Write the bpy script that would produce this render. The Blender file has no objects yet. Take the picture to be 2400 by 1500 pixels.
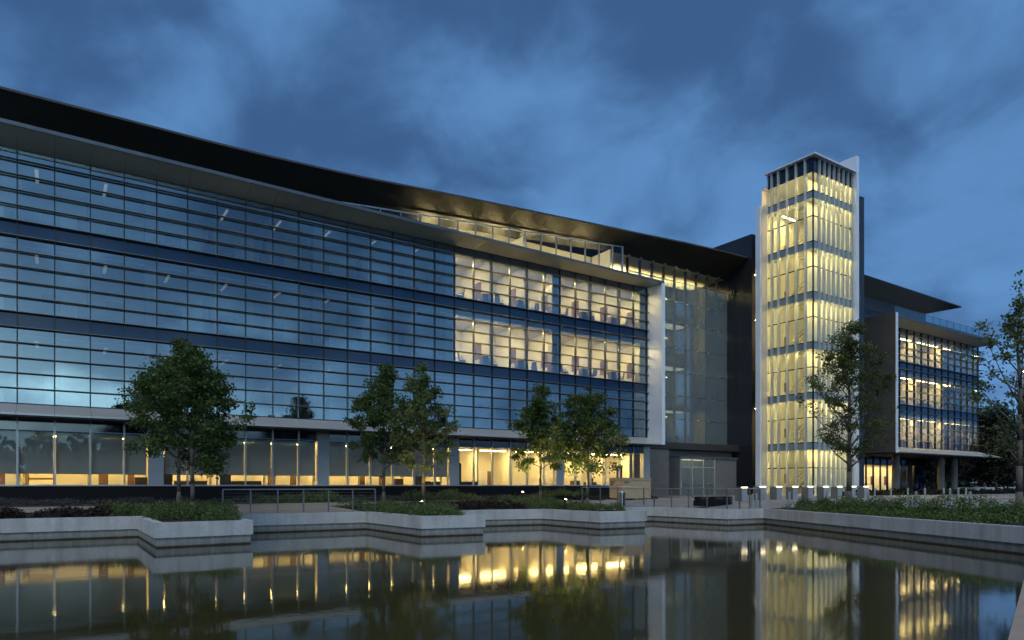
import bpy, bmesh, math, random
import numpy as np
from mathutils import Vector, Matrix
from mathutils import geometry as mgeo

R = math.radians
random.seed(7)
rng = np.random.default_rng(7)
scene = bpy.context.scene
COL = scene.collection
EYE = 0.93                         # camera height above the building's ground level (z = 0)
SN, CS = 1.5 / math.hypot(1, 1.5), 1 / math.hypot(1, 1.5)

# ------------------------------------------------------------------ camera
cam_d = bpy.data.cameras.new('camera')
cam = bpy.data.objects.new('camera', cam_d)
COL.objects.link(cam)
cam_d.sensor_width = 36
cam_d.lens = 24
cam_d.shift_y = 388 / 2400
cam_d.clip_end = 3000
cam.location = (0, 0, EYE)
cam.rotation_euler = (R(90), 0, -math.atan2(CS, SN))
scene.camera = cam

# ------------------------------------------------------------------ sky
GLOW_ROT = R(194)                  # the last daylight is behind the camera
SUN_EL = R(2)
world = bpy.data.worlds.new('World')
scene.world = world
world.use_nodes = True
nt = world.node_tree
nt.nodes.clear()


def wn(t, **k):
    n = nt.nodes.new(t)
    for a, b in k.items():
        setattr(n, a, b)
    return n


def wl(a, b):
    nt.links.new(a, b)


def wmath(op, a, b=None):
    n = wn('ShaderNodeMath', operation=op)
    for i, v in enumerate((a, b)):
        if v is None:
            continue
        if isinstance(v, (int, float)):
            n.inputs[i].default_value = v
        else:
            wl(v, n.inputs[i])
    return n.outputs[0]


def wmix(fac, a, b, blend='MIX'):
    n = wn('ShaderNodeMix', data_type='RGBA', blend_type=blend)
    for i, v in ((0, fac), (6, a), (7, b)):
        if isinstance(v, (int, float)):
            n.inputs[i].default_value = v
        elif isinstance(v, tuple):
            n.inputs[i].default_value = v + (1,)
        else:
            wl(v, n.inputs[i])
    return n.outputs[2]


sky = wn('ShaderNodeTexSky', sky_type='NISHITA', sun_disc=False, sun_elevation=SUN_EL,
         sun_rotation=GLOW_ROT, altitude=50, air_density=1.0, dust_density=1.2, ozone_density=3.0)
tc = wn('ShaderNodeTexCoord')
sep = wn('ShaderNodeSeparateXYZ')
wl(tc.outputs['Generated'], sep.inputs[0])
zc = wmath('MAXIMUM', sep.outputs[2], 0.0)
den = wmath('ADD', zc, 0.42)
comb = wn('ShaderNodeCombineXYZ')
wl(wmath('DIVIDE', sep.outputs[0], den), comb.inputs[0])
wl(wmath('DIVIDE', sep.outputs[1], den), comb.inputs[1])
comb.inputs[2].default_value = 0.3
mp = wn('ShaderNodeMapping')
mp.inputs['Rotation'].default_value = (0, 0, R(8))
mp.inputs['Location'].default_value = (8.6, 0.7, 0)
mp.inputs['Scale'].default_value = (1.55, 1.4, 1)
wl(comb.outputs[0], mp.inputs[0])


def cloud_noise(scale, detail, rough, dist):
    n = wn('ShaderNodeTexNoise')
    n.inputs['Scale'].default_value = scale
    n.inputs['Detail'].default_value = detail
    n.inputs['Roughness'].default_value = rough
    n.inputs['Distortion'].default_value = dist
    wl(mp.outputs[0], n.inputs['Vector'])
    return n.outputs[0]


big = cloud_noise(0.85, 3, 0.5, 0.3)
fine_c = cloud_noise(3.4, 6, 0.52, 0.3)
cl = wmath('ADD', wmath('MULTIPLY', big, 0.54), wmath('MULTIPLY', fine_c, 0.46))
r1 = wn('ShaderNodeValToRGB')
r1.color_ramp.elements[0].position = 0.41
r1.color_ramp.elements[1].position = 0.61
r1.color_ramp.interpolation = 'EASE'
wl(cl, r1.inputs[0])
# blue-hour colouring of the daylight distribution: deep blue away from the glow, pale towards it
bw = wn('ShaderNodeRGBToBW')
wl(sky.outputs[0], bw.inputs[0])
lum = wmath('MAXIMUM', bw.outputs[0], 0.60)
hue = wn('ShaderNodeValToRGB')
he = hue.color_ramp.elements
he[0].position = 0.0
he[0].color = (0.140, 0.360, 0.80, 1)
he[1].position = 1.0
he[1].color = (0.42, 0.68, 0.84, 1)
wl(wmath('DIVIDE', wmath('SUBTRACT', lum, 0.6), 2.6), hue.inputs[0])
vm = wn('ShaderNodeVectorMath', operation='SCALE')
wl(hue.outputs[0], vm.inputs[0])
wl(wmath('MULTIPLY', lum, 2.8), vm.inputs['Scale'])
tint = vm.outputs[0]
cloud = wmix(1.0, tint, (0.58, 0.57, 0.60), 'MULTIPLY')
open_sky = wmix(1.0, tint, (1.42, 1.34, 1.24), 'MULTIPLY')
skyc = wmix(r1.outputs[0], cloud, open_sky)
bg = wn('ShaderNodeBackground')
bg.inputs['Strength'].default_value = 0.122
wl(skyc, bg.inputs[0])
wo = wn('ShaderNodeOutputWorld')
wl(bg.outputs[0], wo.inputs[0])

# ------------------------------------------------------------------ sun (soft fill, added high and off the dusk glow to brighten the concrete)
fill_sun_d = bpy.data.lights.new('sun', 'SUN')
fill_sun_d.energy = 0.58
fill_sun_d.angle = R(40)
fill_sun_d.color = (0.96, 0.97, 1.0)
sun = bpy.data.objects.new('sun', fill_sun_d)
COL.objects.link(sun)
FILL_AZ = R(226)
sdir = Vector((math.sin(FILL_AZ) * math.cos(R(48)), math.cos(FILL_AZ) * math.cos(R(48)), math.sin(R(48))))
sun.rotation_euler = sdir.to_track_quat('Z', 'Y').to_euler()
sun.location = (0, -20, 30)

vs = scene.view_settings
vs.view_transform = 'Standard'
vs.look = 'None'
vs.gamma = 1
vs.exposure = 1.4
scene.render.engine = 'CYCLES'
cy = scene.cycles
cy.max_bounces = 10
cy.diffuse_bounces = 5
cy.glossy_bounces = 5
cy.transparent_max_bounces = 40
cy.transmission_bounces = 6
cy.sample_clamp_indirect = 4
cy.caustics_reflective = False
cy.caustics_refractive = False
cy.use_denoising = True

# ------------------------------------------------------------------ materials
MATS = {}


class NT:
    def __init__(s, name):
        s.m = bpy.data.materials.new(name)
        s.m.use_nodes = True
        s.t = s.m.node_tree
        s.t.nodes.clear()
        s.out = s.n('ShaderNodeOutputMaterial')
        MATS[name] = s.m

    def n(s, t, **k):
        n = s.t.nodes.new(t)
        for a, b in k.items():
            setattr(n, a, b)
        return n

    def l(s, a, b):
        s.t.links.new(a, b)

    def put(s, v, sock):
        if isinstance(v, (int, float)):
            sock.default_value = v
        elif isinstance(v, tuple):
            sock.default_value = v + (1,) if len(v) == 3 and sock.type == 'RGBA' else v
        else:
            s.l(v, sock)

    def math(s, op, a, b=None, c=None):
        n = s.n('ShaderNodeMath', operation=op)
        for i, v in enumerate((a, b, c)):
            if v is not None:
                s.put(v, n.inputs[i])
        return n.outputs[0]

    def mix(s, f, a, b, blend='MIX'):
        n = s.n('ShaderNodeMix', data_type='RGBA', blend_type=blend)
        s.put(f, n.inputs[0]); s.put(a, n.inputs[6]); s.put(b, n.inputs[7])
        return n.outputs[2]

    def pos(s, scale=(1, 1, 1)):
        g = s.n('ShaderNodeNewGeometry')
        m = s.n('ShaderNodeMapping')
        m.inputs['Scale'].default_value = scale
        s.l(g.outputs['Position'], m.inputs[0])
        return m.outputs[0]

    def noise(s, vec, scale, detail=4, rough=0.55):
        n = s.n('ShaderNodeTexNoise')
        n.inputs['Scale'].default_value = scale
        n.inputs['Detail'].default_value = detail
        n.inputs['Roughness'].default_value = rough
        s.l(vec, n.inputs['Vector'])
        return n.outputs[0]

    def ramp(s, fac, stops):
        r = s.n('ShaderNodeValToRGB')
        e = r.color_ramp.elements
        while len(e) < len(stops):
            e.new(0.5)
        for el, (p, c) in zip(e, stops):
            el.position = p
            el.color = (c, c, c, 1) if isinstance(c, (int, float)) else c + (1,)
        s.l(fac, r.inputs[0])
        return r.outputs[0]

    def bsdf(s, color, rough=0.5, metal=0.0, bump=None, bstr=0.1, spec=0.5, bdist=0.02):
        b = s.n('ShaderNodeBsdfPrincipled')
        s.put(color, b.inputs['Base Color'])
        s.put(rough, b.inputs['Roughness'])
        b.inputs['Metallic'].default_value = metal
        b.inputs['Specular IOR Level'].default_value = spec
        if bump is not None:
            bp = s.n('ShaderNodeBump')
            bp.inputs['Strength'].default_value = bstr
            bp.inputs['Distance'].default_value = bdist
            s.l(bump, bp.inputs['Height'])
            s.l(bp.outputs[0], b.inputs['Normal'])
        return b

    def done(s, sh):
        s.l(sh, s.out.inputs[0])
        return s.m


def plain(name, col, rough=0.5, metal=0.0, var=0.12, scale=1.5, stretch=(1, 1, 1), bump=0.0, spec=0.5, rvar=0.15):
    k = NT(name)
    p = k.pos(stretch)
    nz = k.noise(p, scale, 5)
    lo = tuple(c * (1 - var) for c in col)
    hi = tuple(min(1, c * (1 + var)) for c in col)
    c = k.mix(k.ramp(nz, [(0.3, 0.0), (0.7, 1.0)]), lo, hi)
    r = k.math('ADD', k.math('MULTIPLY', nz, rvar), rough - rvar * 0.5)
    b = k.bsdf(c, r, metal, nz if bump else None, bump, spec)
    return k.done(b.outputs[0])


def glass(name, tint, r0, rough=0.0, wave=0.0):
    k = NT(name)
    lw = k.n('ShaderNodeLayerWeight')
    lw.inputs[0].default_value = 0.5
    f = k.math('ADD', k.math('MULTIPLY', k.math('POWER', lw.outputs['Facing'], 5.0), 1 - r0), r0)
    tr = k.n('ShaderNodeBsdfTransparent')
    tr.inputs[0].default_value = tint + (1,)
    gl = k.n('ShaderNodeBsdfGlossy')
    gl.inputs['Roughness'].default_value = rough
    gl.inputs['Color'].default_value = (0.80, 0.93, 1, 1)
    if wave:
        bp = k.n('ShaderNodeBump')
        bp.inputs['Strength'].default_value = wave
        bp.inputs['Distance'].default_value = 0.02
        k.l(k.noise(k.pos((1, 1, 1)), 0.7, 1), bp.inputs['Height'])
        k.l(bp.outputs[0], gl.inputs['Normal'])
    mx = k.n('ShaderNodeMixShader')
    k.l(f, mx.inputs[0]); k.l(tr.outputs[0], mx.inputs[1]); k.l(gl.outputs[0], mx.inputs[2])
    return k.done(mx.outputs[0])


def emit(name, col, strength):
    k = NT(name)
    e = k.n('ShaderNodeEmission')
    e.inputs[0].default_value = col + (1,)
    e.inputs[1].default_value = strength
    return k.done(e.outputs[0])


def leafmat(name, col, col2, trans=0.35, rough=0.55):
    k = NT(name)
    g = k.n('ShaderNodeNewGeometry')
    rnd = g.outputs['Random Per Island']
    big = k.noise(k.pos(), 1.3, 3)
    f = k.math('ADD', k.math('MULTIPLY', rnd, 0.6), k.math('MULTIPLY', big, 0.5))
    c = k.mix(f, col, col2)
    b = k.bsdf(c, rough, spec=0.3)
    t = k.n('ShaderNodeBsdfTranslucent')
    k.l(c, t.inputs[0])
    mx = k.n('ShaderNodeMixShader')
    mx.inputs[0].default_value = trans
    k.l(b.outputs[0], mx.inputs[1]); k.l(t.outputs[0], mx.inputs[2])
    return k.done(mx.outputs[0])


WARM = (1.0, 0.70, 0.27)
CREAM = (1.0, 0.69, 0.28)
glass('vision_glass', (0.69, 0.73, 0.72), 0.19, 0.0, 0.07)
glass('tower_glass', (0.88, 0.93, 0.90), 0.05)
glass('clear_glass', (0.90, 0.92, 0.91), 0.014)
glass('atrium_glass', (0.62, 0.68, 0.66), 0.07, 0.0, 0.02)
glass('rail_glass', (0.75, 0.85, 0.88), 0.06)
plain('spandrel_glass', (0.006, 0.028, 0.075), 0.06, 0.0, 0.05, 0.5, spec=0.6, rvar=0.02)
plain('tower_spandrel', (0.20, 0.26, 0.29), 0.2, 0.0, 0.08, 0.5, spec=0.7, rvar=0.04)
plain('parapet_glass', (0.006, 0.012, 0.030), 0.08, 0.0, 0.05, 0.5, spec=0.8, rvar=0.02)
plain('mullion_dark', (0.020, 0.030, 0.040), 0.35, 0.3, 0.1)
plain('mullion_silver', (0.42, 0.46, 0.50), 0.38, 0.6, 0.08)
plain('louver_metal', (0.19, 0.19, 0.175), 0.45, 0.4, 0.1, 0.8, (0.3, 1, 1))
plain('silver_panel', (0.52, 0.52, 0.49), 0.40, 0.40, 0.07, 0.6, (0.35, 1, 1))
plain('white_panel', (0.70, 0.74, 0.78), 0.40, 0.2, 0.06, 0.5)
plain('pilaster_grey', (0.36, 0.38, 0.40), 0.45, 0.3, 0.08, 0.6)
plain('fascia_grey', (0.09, 0.11, 0.13), 0.4, 0.4, 0.1)
plain('roof_bronze', (0.022, 0.020, 0.015), 0.38, 0.35, 0.2, 0.5)
plain('roof_top', (0.05, 0.05, 0.05), 0.8)
plain('soffit_dark', (0.030, 0.032, 0.036), 0.5, 0.2)
plain('core_dark', (0.020, 0.021, 0.024), 0.16, 0.0, 0.15, 0.4, spec=0.6, rvar=0.06)
plain('side_dark', (0.055, 0.056, 0.055), 0.5, 0.2, 0.1, 0.5)
plain('base_black', (0.006, 0.006, 0.006), 0.6, 0.0, 0.2, spec=0.2)
plain('interior_white', (0.78, 0.76, 0.70), 0.7, 0.0, 0.03)
plain('interior_grey', (0.30, 0.31, 0.32), 0.7, 0.0, 0.05)
plain('ceiling_white', (0.74, 0.73, 0.70), 0.8, 0.0, 0.03)
plain('carpet', (0.10, 0.10, 0.10), 0.95, 0.0, 0.2)
plain('panel_brown', (0.11, 0.065, 0.050), 0.55, 0.0, 0.2, 3, (1, 1, 0.2))
plain('wood_tan', (0.20, 0.12, 0.05), 0.5, 0.0, 0.25, 2.5, (0.4, 1, 4))
plain('desk_white', (0.55, 0.54, 0.50), 0.5)
plain('chair_fabric', (0.018, 0.028, 0.045), 0.8)
plain('black_metal', (0.015, 0.015, 0.016), 0.4, 0.5)
plain('steel', (0.52, 0.52, 0.50), 0.35, 0.85, 0.08, 6)
plain('steel_dim', (0.24, 0.24, 0.23), 0.4, 0.7, 0.1, 6)
plain('block_side', (0.13, 0.13, 0.125), 0.7, 0.0, 0.12, 2)
plain('block_face', (0.34, 0.36, 0.38), 0.55, 0.1, 0.1, 2)
plain('brick_slate', (0.05, 0.05, 0.055), 0.7)
plain('far_white', (0.62, 0.62, 0.64), 0.7)
plain('bark', (0.10, 0.085, 0.068), 0.9, 0.0, 0.4, 14, (1, 1, 0.3), 0.5)
plain('stencil_black', (0.012, 0.012, 0.012), 0.7)
plain('mulch', (0.022, 0.016, 0.013), 0.95, 0.0, 0.45, 9, bump=0.6)
plain('gravel', (0.15, 0.14, 0.15), 0.95, 0.0, 0.5, 14, bump=0.6)
emit('lamp_cream', CREAM, 155.0)
emit('lamp_warm', (1.0, 0.66, 0.22), 60.0)
emit('lamp_tower', (1.0, 0.70, 0.25), 46.0)
emit('lamp_dim', (1.0, 0.90, 0.74), 0.36)
emit('lamp_faint', (1.0, 0.92, 0.78), 0.10)
emit('lamp_low', (1.0, 0.92, 0.78), 0.16)
emit('lamp_cove', (1.0, 0.76, 0.30), 14.0)
emit('lamp_clerestory', (1.0, 0.75, 0.33), 60.0)
emit('lamp_block', (1.0, 0.84, 0.50), 6.0)
emit('lamp_street', (1.0, 0.72, 0.28), 160.0)
emit('lamp_spot', (1.0, 0.70, 0.22), 25.0)
leafmat('maple_leaf', (0.039, 0.070, 0.018), (0.095, 0.140, 0.033))
leafmat('oak_leaf', (0.043, 0.067, 0.015), (0.116, 0.137, 0.032))
leafmat('pale_leaf', (0.060, 0.098, 0.036), (0.160, 0.196, 0.064))
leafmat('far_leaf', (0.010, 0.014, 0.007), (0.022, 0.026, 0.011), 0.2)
leafmat('juniper_leaf', (0.046, 0.086, 0.028), (0.128, 0.167, 0.049), 0.2)
leafmat('barberry_leaf', (0.022, 0.014, 0.011), (0.048, 0.032, 0.024), 0.2)
leafmat('lavender_leaf', (0.102, 0.095, 0.109), (0.034, 0.041, 0.031), 0.2)
leafmat('shrub_leaf', (0.046, 0.094, 0.026), (0.128, 0.186, 0.046), 0.25)

# translucent frosted fins of the stair tower
k = NT('frosted_fin')
b_ = k.bsdf((0.62, 0.66, 0.66), 0.35)
t_ = k.n('ShaderNodeBsdfTranslucent'); t_.inputs[0].default_value = (0.80, 0.82, 0.78, 1)
tr_ = k.n('ShaderNodeBsdfTransparent'); tr_.inputs[0].default_value = (0.9, 0.93, 0.9, 1)
m1 = k.n('ShaderNodeMixShader'); m1.inputs[0].default_value = 0.5
k.l(b_.outputs[0], m1.inputs[1]); k.l(t_.outputs[0], m1.inputs[2])
m2 = k.n('ShaderNodeMixShader'); m2.inputs[0].default_value = 0.30
k.l(m1.outputs[0], m2.inputs[1]); k.l(tr_.outputs[0], m2.inputs[2])
k.done(m2.outputs[0])

k = NT('frit_glass')
lw = k.n('ShaderNodeLayerWeight'); lw.inputs[0].default_value = 0.5
f_ = k.math('ADD', k.math('MULTIPLY', k.math('POWER', lw.outputs['Facing'], 5.0), 0.94), 0.06)
tr_ = k.n('ShaderNodeBsdfTransparent'); tr_.inputs[0].default_value = (0.72, 0.78, 0.76, 1)
df_ = k.n('ShaderNodeBsdfDiffuse'); df_.inputs[0].default_value = (0.27, 0.32, 0.34, 1)
gl_ = k.n('ShaderNodeBsdfGlossy'); gl_.inputs['Roughness'].default_value = 0.02; gl_.inputs['Color'].default_value = (0.9, 0.95, 1, 1)
m1 = k.n('ShaderNodeMixShader'); m1.inputs[0].default_value = 0.32
k.l(tr_.outputs[0], m1.inputs[1]); k.l(df_.outputs[0], m1.inputs[2])
m2 = k.n('ShaderNodeMixShader'); k.l(f_, m2.inputs[0])
k.l(m1.outputs[0], m2.inputs[1]); k.l(gl_.outputs[0], m2.inputs[2])
k.done(m2.outputs[0])

# open-weave screens, added to dim the left ground-floor windows
k = NT('dimming_fabric')
b_ = k.bsdf((0.58, 0.57, 0.55), 0.9)
t_ = k.n('ShaderNodeBsdfTranslucent'); t_.inputs[0].default_value = (0.10, 0.11, 0.11, 1)
tr_ = k.n('ShaderNodeBsdfTransparent'); tr_.inputs[0].default_value = (0.85, 0.95, 1.0, 1)
m1 = k.n('ShaderNodeMixShader'); m1.inputs[0].default_value = 0.35
k.l(b_.outputs[0], m1.inputs[1]); k.l(t_.outputs[0], m1.inputs[2])
m2 = k.n('ShaderNodeMixShader'); m2.inputs[0].default_value = 0.05
k.l(m1.outputs[0], m2.inputs[1]); k.l(tr_.outputs[0], m2.inputs[2])
k.done(m2.outputs[0])

# cast concrete with rain streaks and a tide line at the water
k = NT('concrete')
p = k.pos()
fine = k.noise(p, 18, 6)
blot = k.noise(p, 1.1, 5)
streak = k.noise(k.pos((1.3, 1.3, 0.12)), 1.6, 6)
c = k.mix(k.ramp(blot, [(0.3, 0.0), (0.72, 1.0)]), (0.46, 0.47, 0.46), (0.62, 0.62, 0.60))
c = k.mix(k.math('MULTIPLY', k.ramp(streak, [(0.45, 0.0), (0.75, 1.0)]), 0.55), c, (0.24, 0.23, 0.20))
c = k.mix(k.math('MULTIPLY', k.ramp(fine, [(0.35, 1.0), (0.6, 0.0)]), 0.25), c, (0.2, 0.2, 0.2))
g = k.n('ShaderNodeNewGeometry')
sp = k.n('ShaderNodeSeparateXYZ'); k.l(g.outputs['Position'], sp.inputs[0])
zz = k.math('ADD', sp.outputs[2], k.math('MULTIPLY', k.noise(p, 5, 3), 0.05))
tide = k.ramp(k.math('ADD', zz, 1.15), [(0.055, 1.0), (0.085, 0.0)])
damp = k.ramp(k.math('ADD', zz, 1.15), [(0.05, 0.6), (0.30, 0.0)])
c = k.mix(damp, c, (0.15, 0.145, 0.12))
c = k.mix(tide, c, (0.022, 0.022, 0.014))
b_ = k.bsdf(c, 0.75, 0, fine, 0.25)
k.done(b_.outputs[0])

k = NT('plinth_concrete')
p = k.pos()
fine = k.noise(p, 18, 6)
streak = k.noise(k.pos((4, 4, 0.25)), 2.0, 5)
c = k.mix(k.ramp(streak, [(0.35, 0.0), (0.7, 1.0)]), (0.28, 0.28, 0.25), (0.46, 0.46, 0.43))
g = k.n('ShaderNodeNewGeometry')
sp = k.n('ShaderNodeSeparateXYZ'); k.l(g.outputs['Position'], sp.inputs[0])
zz = k.math('ADD', sp.outputs[2], k.math('MULTIPLY', k.noise(p, 5, 3), 0.05))
tide = k.ramp(k.math('ADD', zz, 1.15), [(0.06, 1.0), (0.09, 0.0)])
damp = k.ramp(k.math('ADD', zz, 1.15), [(0.05, 0.7), (0.32, 0.0)])
c = k.mix(damp, c, (0.13, 0.12, 0.09))
c = k.mix(tide, c, (0.020, 0.020, 0.012))
b_ = k.bsdf(c, 0.7, 0, fine, 0.3)
k.done(b_.outputs[0])

k = NT('sandstone')
p = k.pos()
c = k.mix(k.noise(p, 3, 6), (0.30, 0.22, 0.16), (0.44, 0.34, 0.25))
b_ = k.bsdf(c, 0.8, 0, k.noise(p, 25, 5), 0.3)
k.done(b_.outputs[0])

k = NT('walk_concrete')
p = k.pos()
c = k.mix(k.noise(p, 1.2, 6), (0.22, 0.19, 0.15), (0.33, 0.28, 0.22))
b_ = k.bsdf(c, 0.85, 0, k.noise(p, 22, 5), 0.2)
k.done(b_.outputs[0])

k = NT('plaza_paving')
p = k.pos()
br = k.n('ShaderNodeTexBrick')
br.inputs['Scale'].default_value = 1.0
br.inputs['Brick Width'].default_value = 0.9
br.inputs['Row Height'].default_value = 0.3
br.inputs['Mortar Size'].default_value = 0.008
br.inputs['Color1'].default_value = (0.16, 0.165, 0.17, 1)
br.inputs['Color2'].default_value = (0.24, 0.245, 0.25, 1)
br.inputs['Mortar'].default_value = (0.07, 0.07, 0.07, 1)
k.l(p, br.inputs['Vector'])
c = k.mix(0.35, br.outputs[0], k.mix(k.noise(p, 0.9, 5), (0.13, 0.13, 0.13), (0.30, 0.30, 0.29)))
b_ = k.bsdf(c, 0.6, 0, k.noise(p, 20, 4), 0.15)
k.done(b_.outputs[0])

plain('asphalt', (0.075, 0.08, 0.085), 0.75, 0.0, 0.2, 2.5, bump=0.2)

k = NT('terrain')
p = k.pos()
c = k.mix(k.ramp(k.noise(p, 0.25, 6), [(0.35, 0.0), (0.65, 1.0)]), (0.020, 0.016, 0.012), (0.030, 0.034, 0.015))
c = k.mix(k.math('MULTIPLY', k.noise(p, 12, 5), 0.6), c, (0.012, 0.010, 0.008))
b_ = k.bsdf(c, 0.95, 0, k.noise(p, 14, 5), 0.5)
k.done(b_.outputs[0])

k = NT('plywood')
g = k.n('ShaderNodeTexCoord')
m = k.n('ShaderNodeMapping'); m.inputs['Scale'].default_value = (3, 3, 1.2)
k.l(g.outputs['Object'], m.inputs[0])
gr = k.noise(m.outputs[0], 3.5, 6)
kn = k.noise(g.outputs['Object'], 6, 2)
c = k.mix(gr, (0.34, 0.235, 0.13), (0.55, 0.42, 0.26))
c = k.mix(k.ramp(kn, [(0.66, 0.0), (0.72, 0.7)]), c, (0.10, 0.055, 0.03))
b_ = k.bsdf(c, 0.75, 0, gr, 0.15)
k.done(b_.outputs[0])

# still pool water, long-exposure soft
k = NT('pool_water')
p = k.pos()
w1 = k.noise(k.pos((1.0, 1.0, 1.0)), 2.2, 3, 0.5)
w2 = k.noise(p, 0.35, 2)
h = k.math('ADD', k.math('MULTIPLY', w1, 0.5), k.math('MULTIPLY', w2, 1.6))
b_ = k.n('ShaderNodeBsdfPrincipled')
b_.inputs['Base Color'].default_value = (0.046, 0.041, 0.014, 1)
b_.inputs['IOR'].default_value = 1.45
k.l(k.math('ADD', k.math('MULTIPLY', k.ramp(w2, [(0.4, 0.0), (0.65, 1.0)]), 0.03), 0.042), b_.inputs['Roughness'])
bp = k.n('ShaderNodeBump'); bp.inputs['Strength'].default_value = 0.05; bp.inputs['Distance'].default_value = 0.05
k.l(h, bp.inputs['Height']); k.l(bp.outputs[0], b_.inputs['Normal'])
k.done(b_.outputs[0])


# ------------------------------------------------------------------ mesh helpers
def tag(o, label=None, cat=None, group=None, kind=None):
    if label: o['label'] = label
    if cat: o['category'] = cat
    if group: o['group'] = group
    if kind: o['kind'] = kind
    return o


def empty(name, loc=(0, 0, 0), rz=0.0):
    o = bpy.data.objects.new(name, None)
    o.location = loc
    o.rotation_euler = (0, 0, rz)
    o.empty_display_size = 0.3
    COL.objects.link(o)
    return o


def link(name, me, mat=None, parent=None, loc=None, rot=None):
    o = bpy.data.objects.new(name, me)
    COL.objects.link(o)
    if mat and not me.materials:
        me.materials.append(MATS[mat])
    if parent:
        o.parent = parent
    if loc is not None:
        o.location = loc
    if rot is not None:
        o.rotation_euler = rot
    return o


BOXF = [(0, 3, 2, 1), (4, 5, 6, 7), (0, 1, 5, 4), (1, 2, 6, 5), (2, 3, 7, 6), (3, 0, 4, 7)]


class MB:
    def __init__(s):
        s.v, s.f = [], []

    def box(s, x0, x1, y0, y1, z0, z1):
        b = len(s.v)
        s.v += [(x0, y0, z0), (x1, y0, z0), (x1, y1, z0), (x0, y1, z0), (x0, y0, z1), (x1, y0, z1), (x1, y1, z1), (x0, y1, z1)]
        s.f += [tuple(b + i for i in q) for q in BOXF]
        return s

    def hexa(s, pts):
        """8 points: bottom loop (4) then top loop (4)"""
        b = len(s.v)
        s.v += [tuple(p) for p in pts]
        s.f += [tuple(b + i for i in q) for q in BOXF]
        return s

    def loft(s, a, b):
        """prism between two equal closed loops of points"""
        n = len(a); o = len(s.v)
        s.v += [tuple(p) for p in a] + [tuple(p) for p in b]
        for i in range(n):
            j = (i + 1) % n
            s.f.append((o + i, o + j, o + n + j, o + n + i))
        s.f.append(tuple(o + i for i in reversed(range(n))))
        s.f.append(tuple(o + n + i for i in range(n)))
        return s

    def tube(s, p, q, r0, r1=None, n=8):
        r1 = r0 if r1 is None else r1
        p, q = Vector(p), Vector(q)
        d = (q - p).normalized()
        u = d.orthogonal().normalized(); w = d.cross(u)
        A = [p + (u * math.cos(2 * math.pi * i / n) + w * math.sin(2 * math.pi * i / n)) * r0 for i in range(n)]
        B = [q + (u * math.cos(2 * math.pi * i / n) + w * math.sin(2 * math.pi * i / n)) * r1 for i in range(n)]
        return s.loft(A, B)

    def mesh(s, name):
        me = bpy.data.meshes.new(name)
        me.from_pydata(s.v, [], s.f)
        bm = bmesh.new(); bm.from_mesh(me)
        bmesh.ops.recalc_face_normals(bm, faces=bm.faces)
        bm.to_mesh(me); bm.free()
        me.update()
        return me

    def build(s, name, mat, parent=None, loc=None, smooth=False):
        me = s.mesh(name)
        if smooth:
            for p in me.polygons:
                p.use_smooth = True
        return link(name, me, mat, parent, loc)


CACHE = {}


def box(name, mat, parent, x0, x1, y0, y1, z0, z1, rot=None):
    """a box part; alike boxes share one mesh"""
    dims = (round(abs(x1 - x0), 3), round(abs(y1 - y0), 3), round(abs(z1 - z0), 3))
    key = (dims, mat)
    if key not in CACHE:
        hx, hy, hz = [d / 2 for d in dims]
        CACHE[key] = MB().box(-hx, hx, -hy, hy, -hz, hz).mesh(name)
    return link(name, CACHE[key], mat, parent, ((x0 + x1) / 2, (y0 + y1) / 2, (z0 + z1) / 2), rot)


def interp(x, tab):
    xs, ys = zip(*tab)
    return float(np.interp(x, xs, ys))


def on_y(px, py, Y):
    """point of the photograph's pixel on the vertical plane y = Y"""
    t = (px - 1200) / 1600
    X = Y * (CS + t * SN) / (SN - t * CS)
    d = X * CS + Y * SN
    return X, Y, (1138 - py) * d / 1600 + EYE


# ------------------------------------------------------------------ pool outline and terrain
COPE, WATER = -0.31, -1.15
POOL = [(-34, 31.7), (2.68, 31.3), (2.68, 25.35), (5.85, 25.5), (5.85, 31.05), (12.2, 30.8), (12.2, 24.95), (15.05, 24.6),
        (15.05, 30.2), (21.33, 29.15), (21.33, 24.5), (24.2, 24.3), (24.2, 28.75), (28.6, 28.4), (28.95, 23.2), (31.65, 23.05),
        (23.9, 8.1), (6.35, 2.35), (-34, -10.05)]
PV = [Vector(p) for p in POOL]


def offset(poly, dist):
    """mitred offset of the pool outline towards the land"""
    n = len(poly); out = []
    for i in range(n):
        a, b, c = poly[i - 1], poly[i], poly[(i + 1) % n]
        d1 = (b - a).normalized(); d2 = (c - b).normalized()
        n1 = Vector((-d1.y, d1.x)); n2 = Vector((-d2.y, d2.x))
        m = (n1 + n2); m = m / max(0.35, m.dot(n1) if m.length else 1)
        out.append(b + m * dist)
    return out


OUT30, OUT08 = offset(PV, 0.30), offset(PV, 0.07)


def inside(x, y, poly):
    c = False; n = len(poly); j = n - 1
    for i in range(n):
        xi, yi = poly[i][0], poly[i][1]; xj, yj = poly[j][0], poly[j][1]
        if (yi > y) != (yj > y) and x < (xj - xi) * (y - yi) / (yj - yi) + xi:
            c = not c
        j = i
    return c


def pool_dist(x, y):
    best = 1e9
    for i in range(len(POOL)):
        ax, ay = POOL[i - 1]; bx, by = POOL[i]
        dx, dy = bx - ax, by - ay
        t = max(0, min(1, ((x - ax) * dx + (y - ay) * dy) / (dx * dx + dy * dy)))
        best = min(best, math.hypot(x - ax - t * dx, y - ay - t * dy))
    return best


def gh(x, y):
    """ground height: level with the coping at the pool, rising to the building"""
    d = pool_dist(x, y)
    w = 5.0 + 6.0 * max(0, min(1, (26 - y) / 6)) * (1 if x > 20 else 0)
    if y < 8:
        w = 30
    t = max(0, min(1, (d - 0.5) / w))
    return -0.35 + 0.35 * (t * t * (3 - 2 * t))


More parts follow.
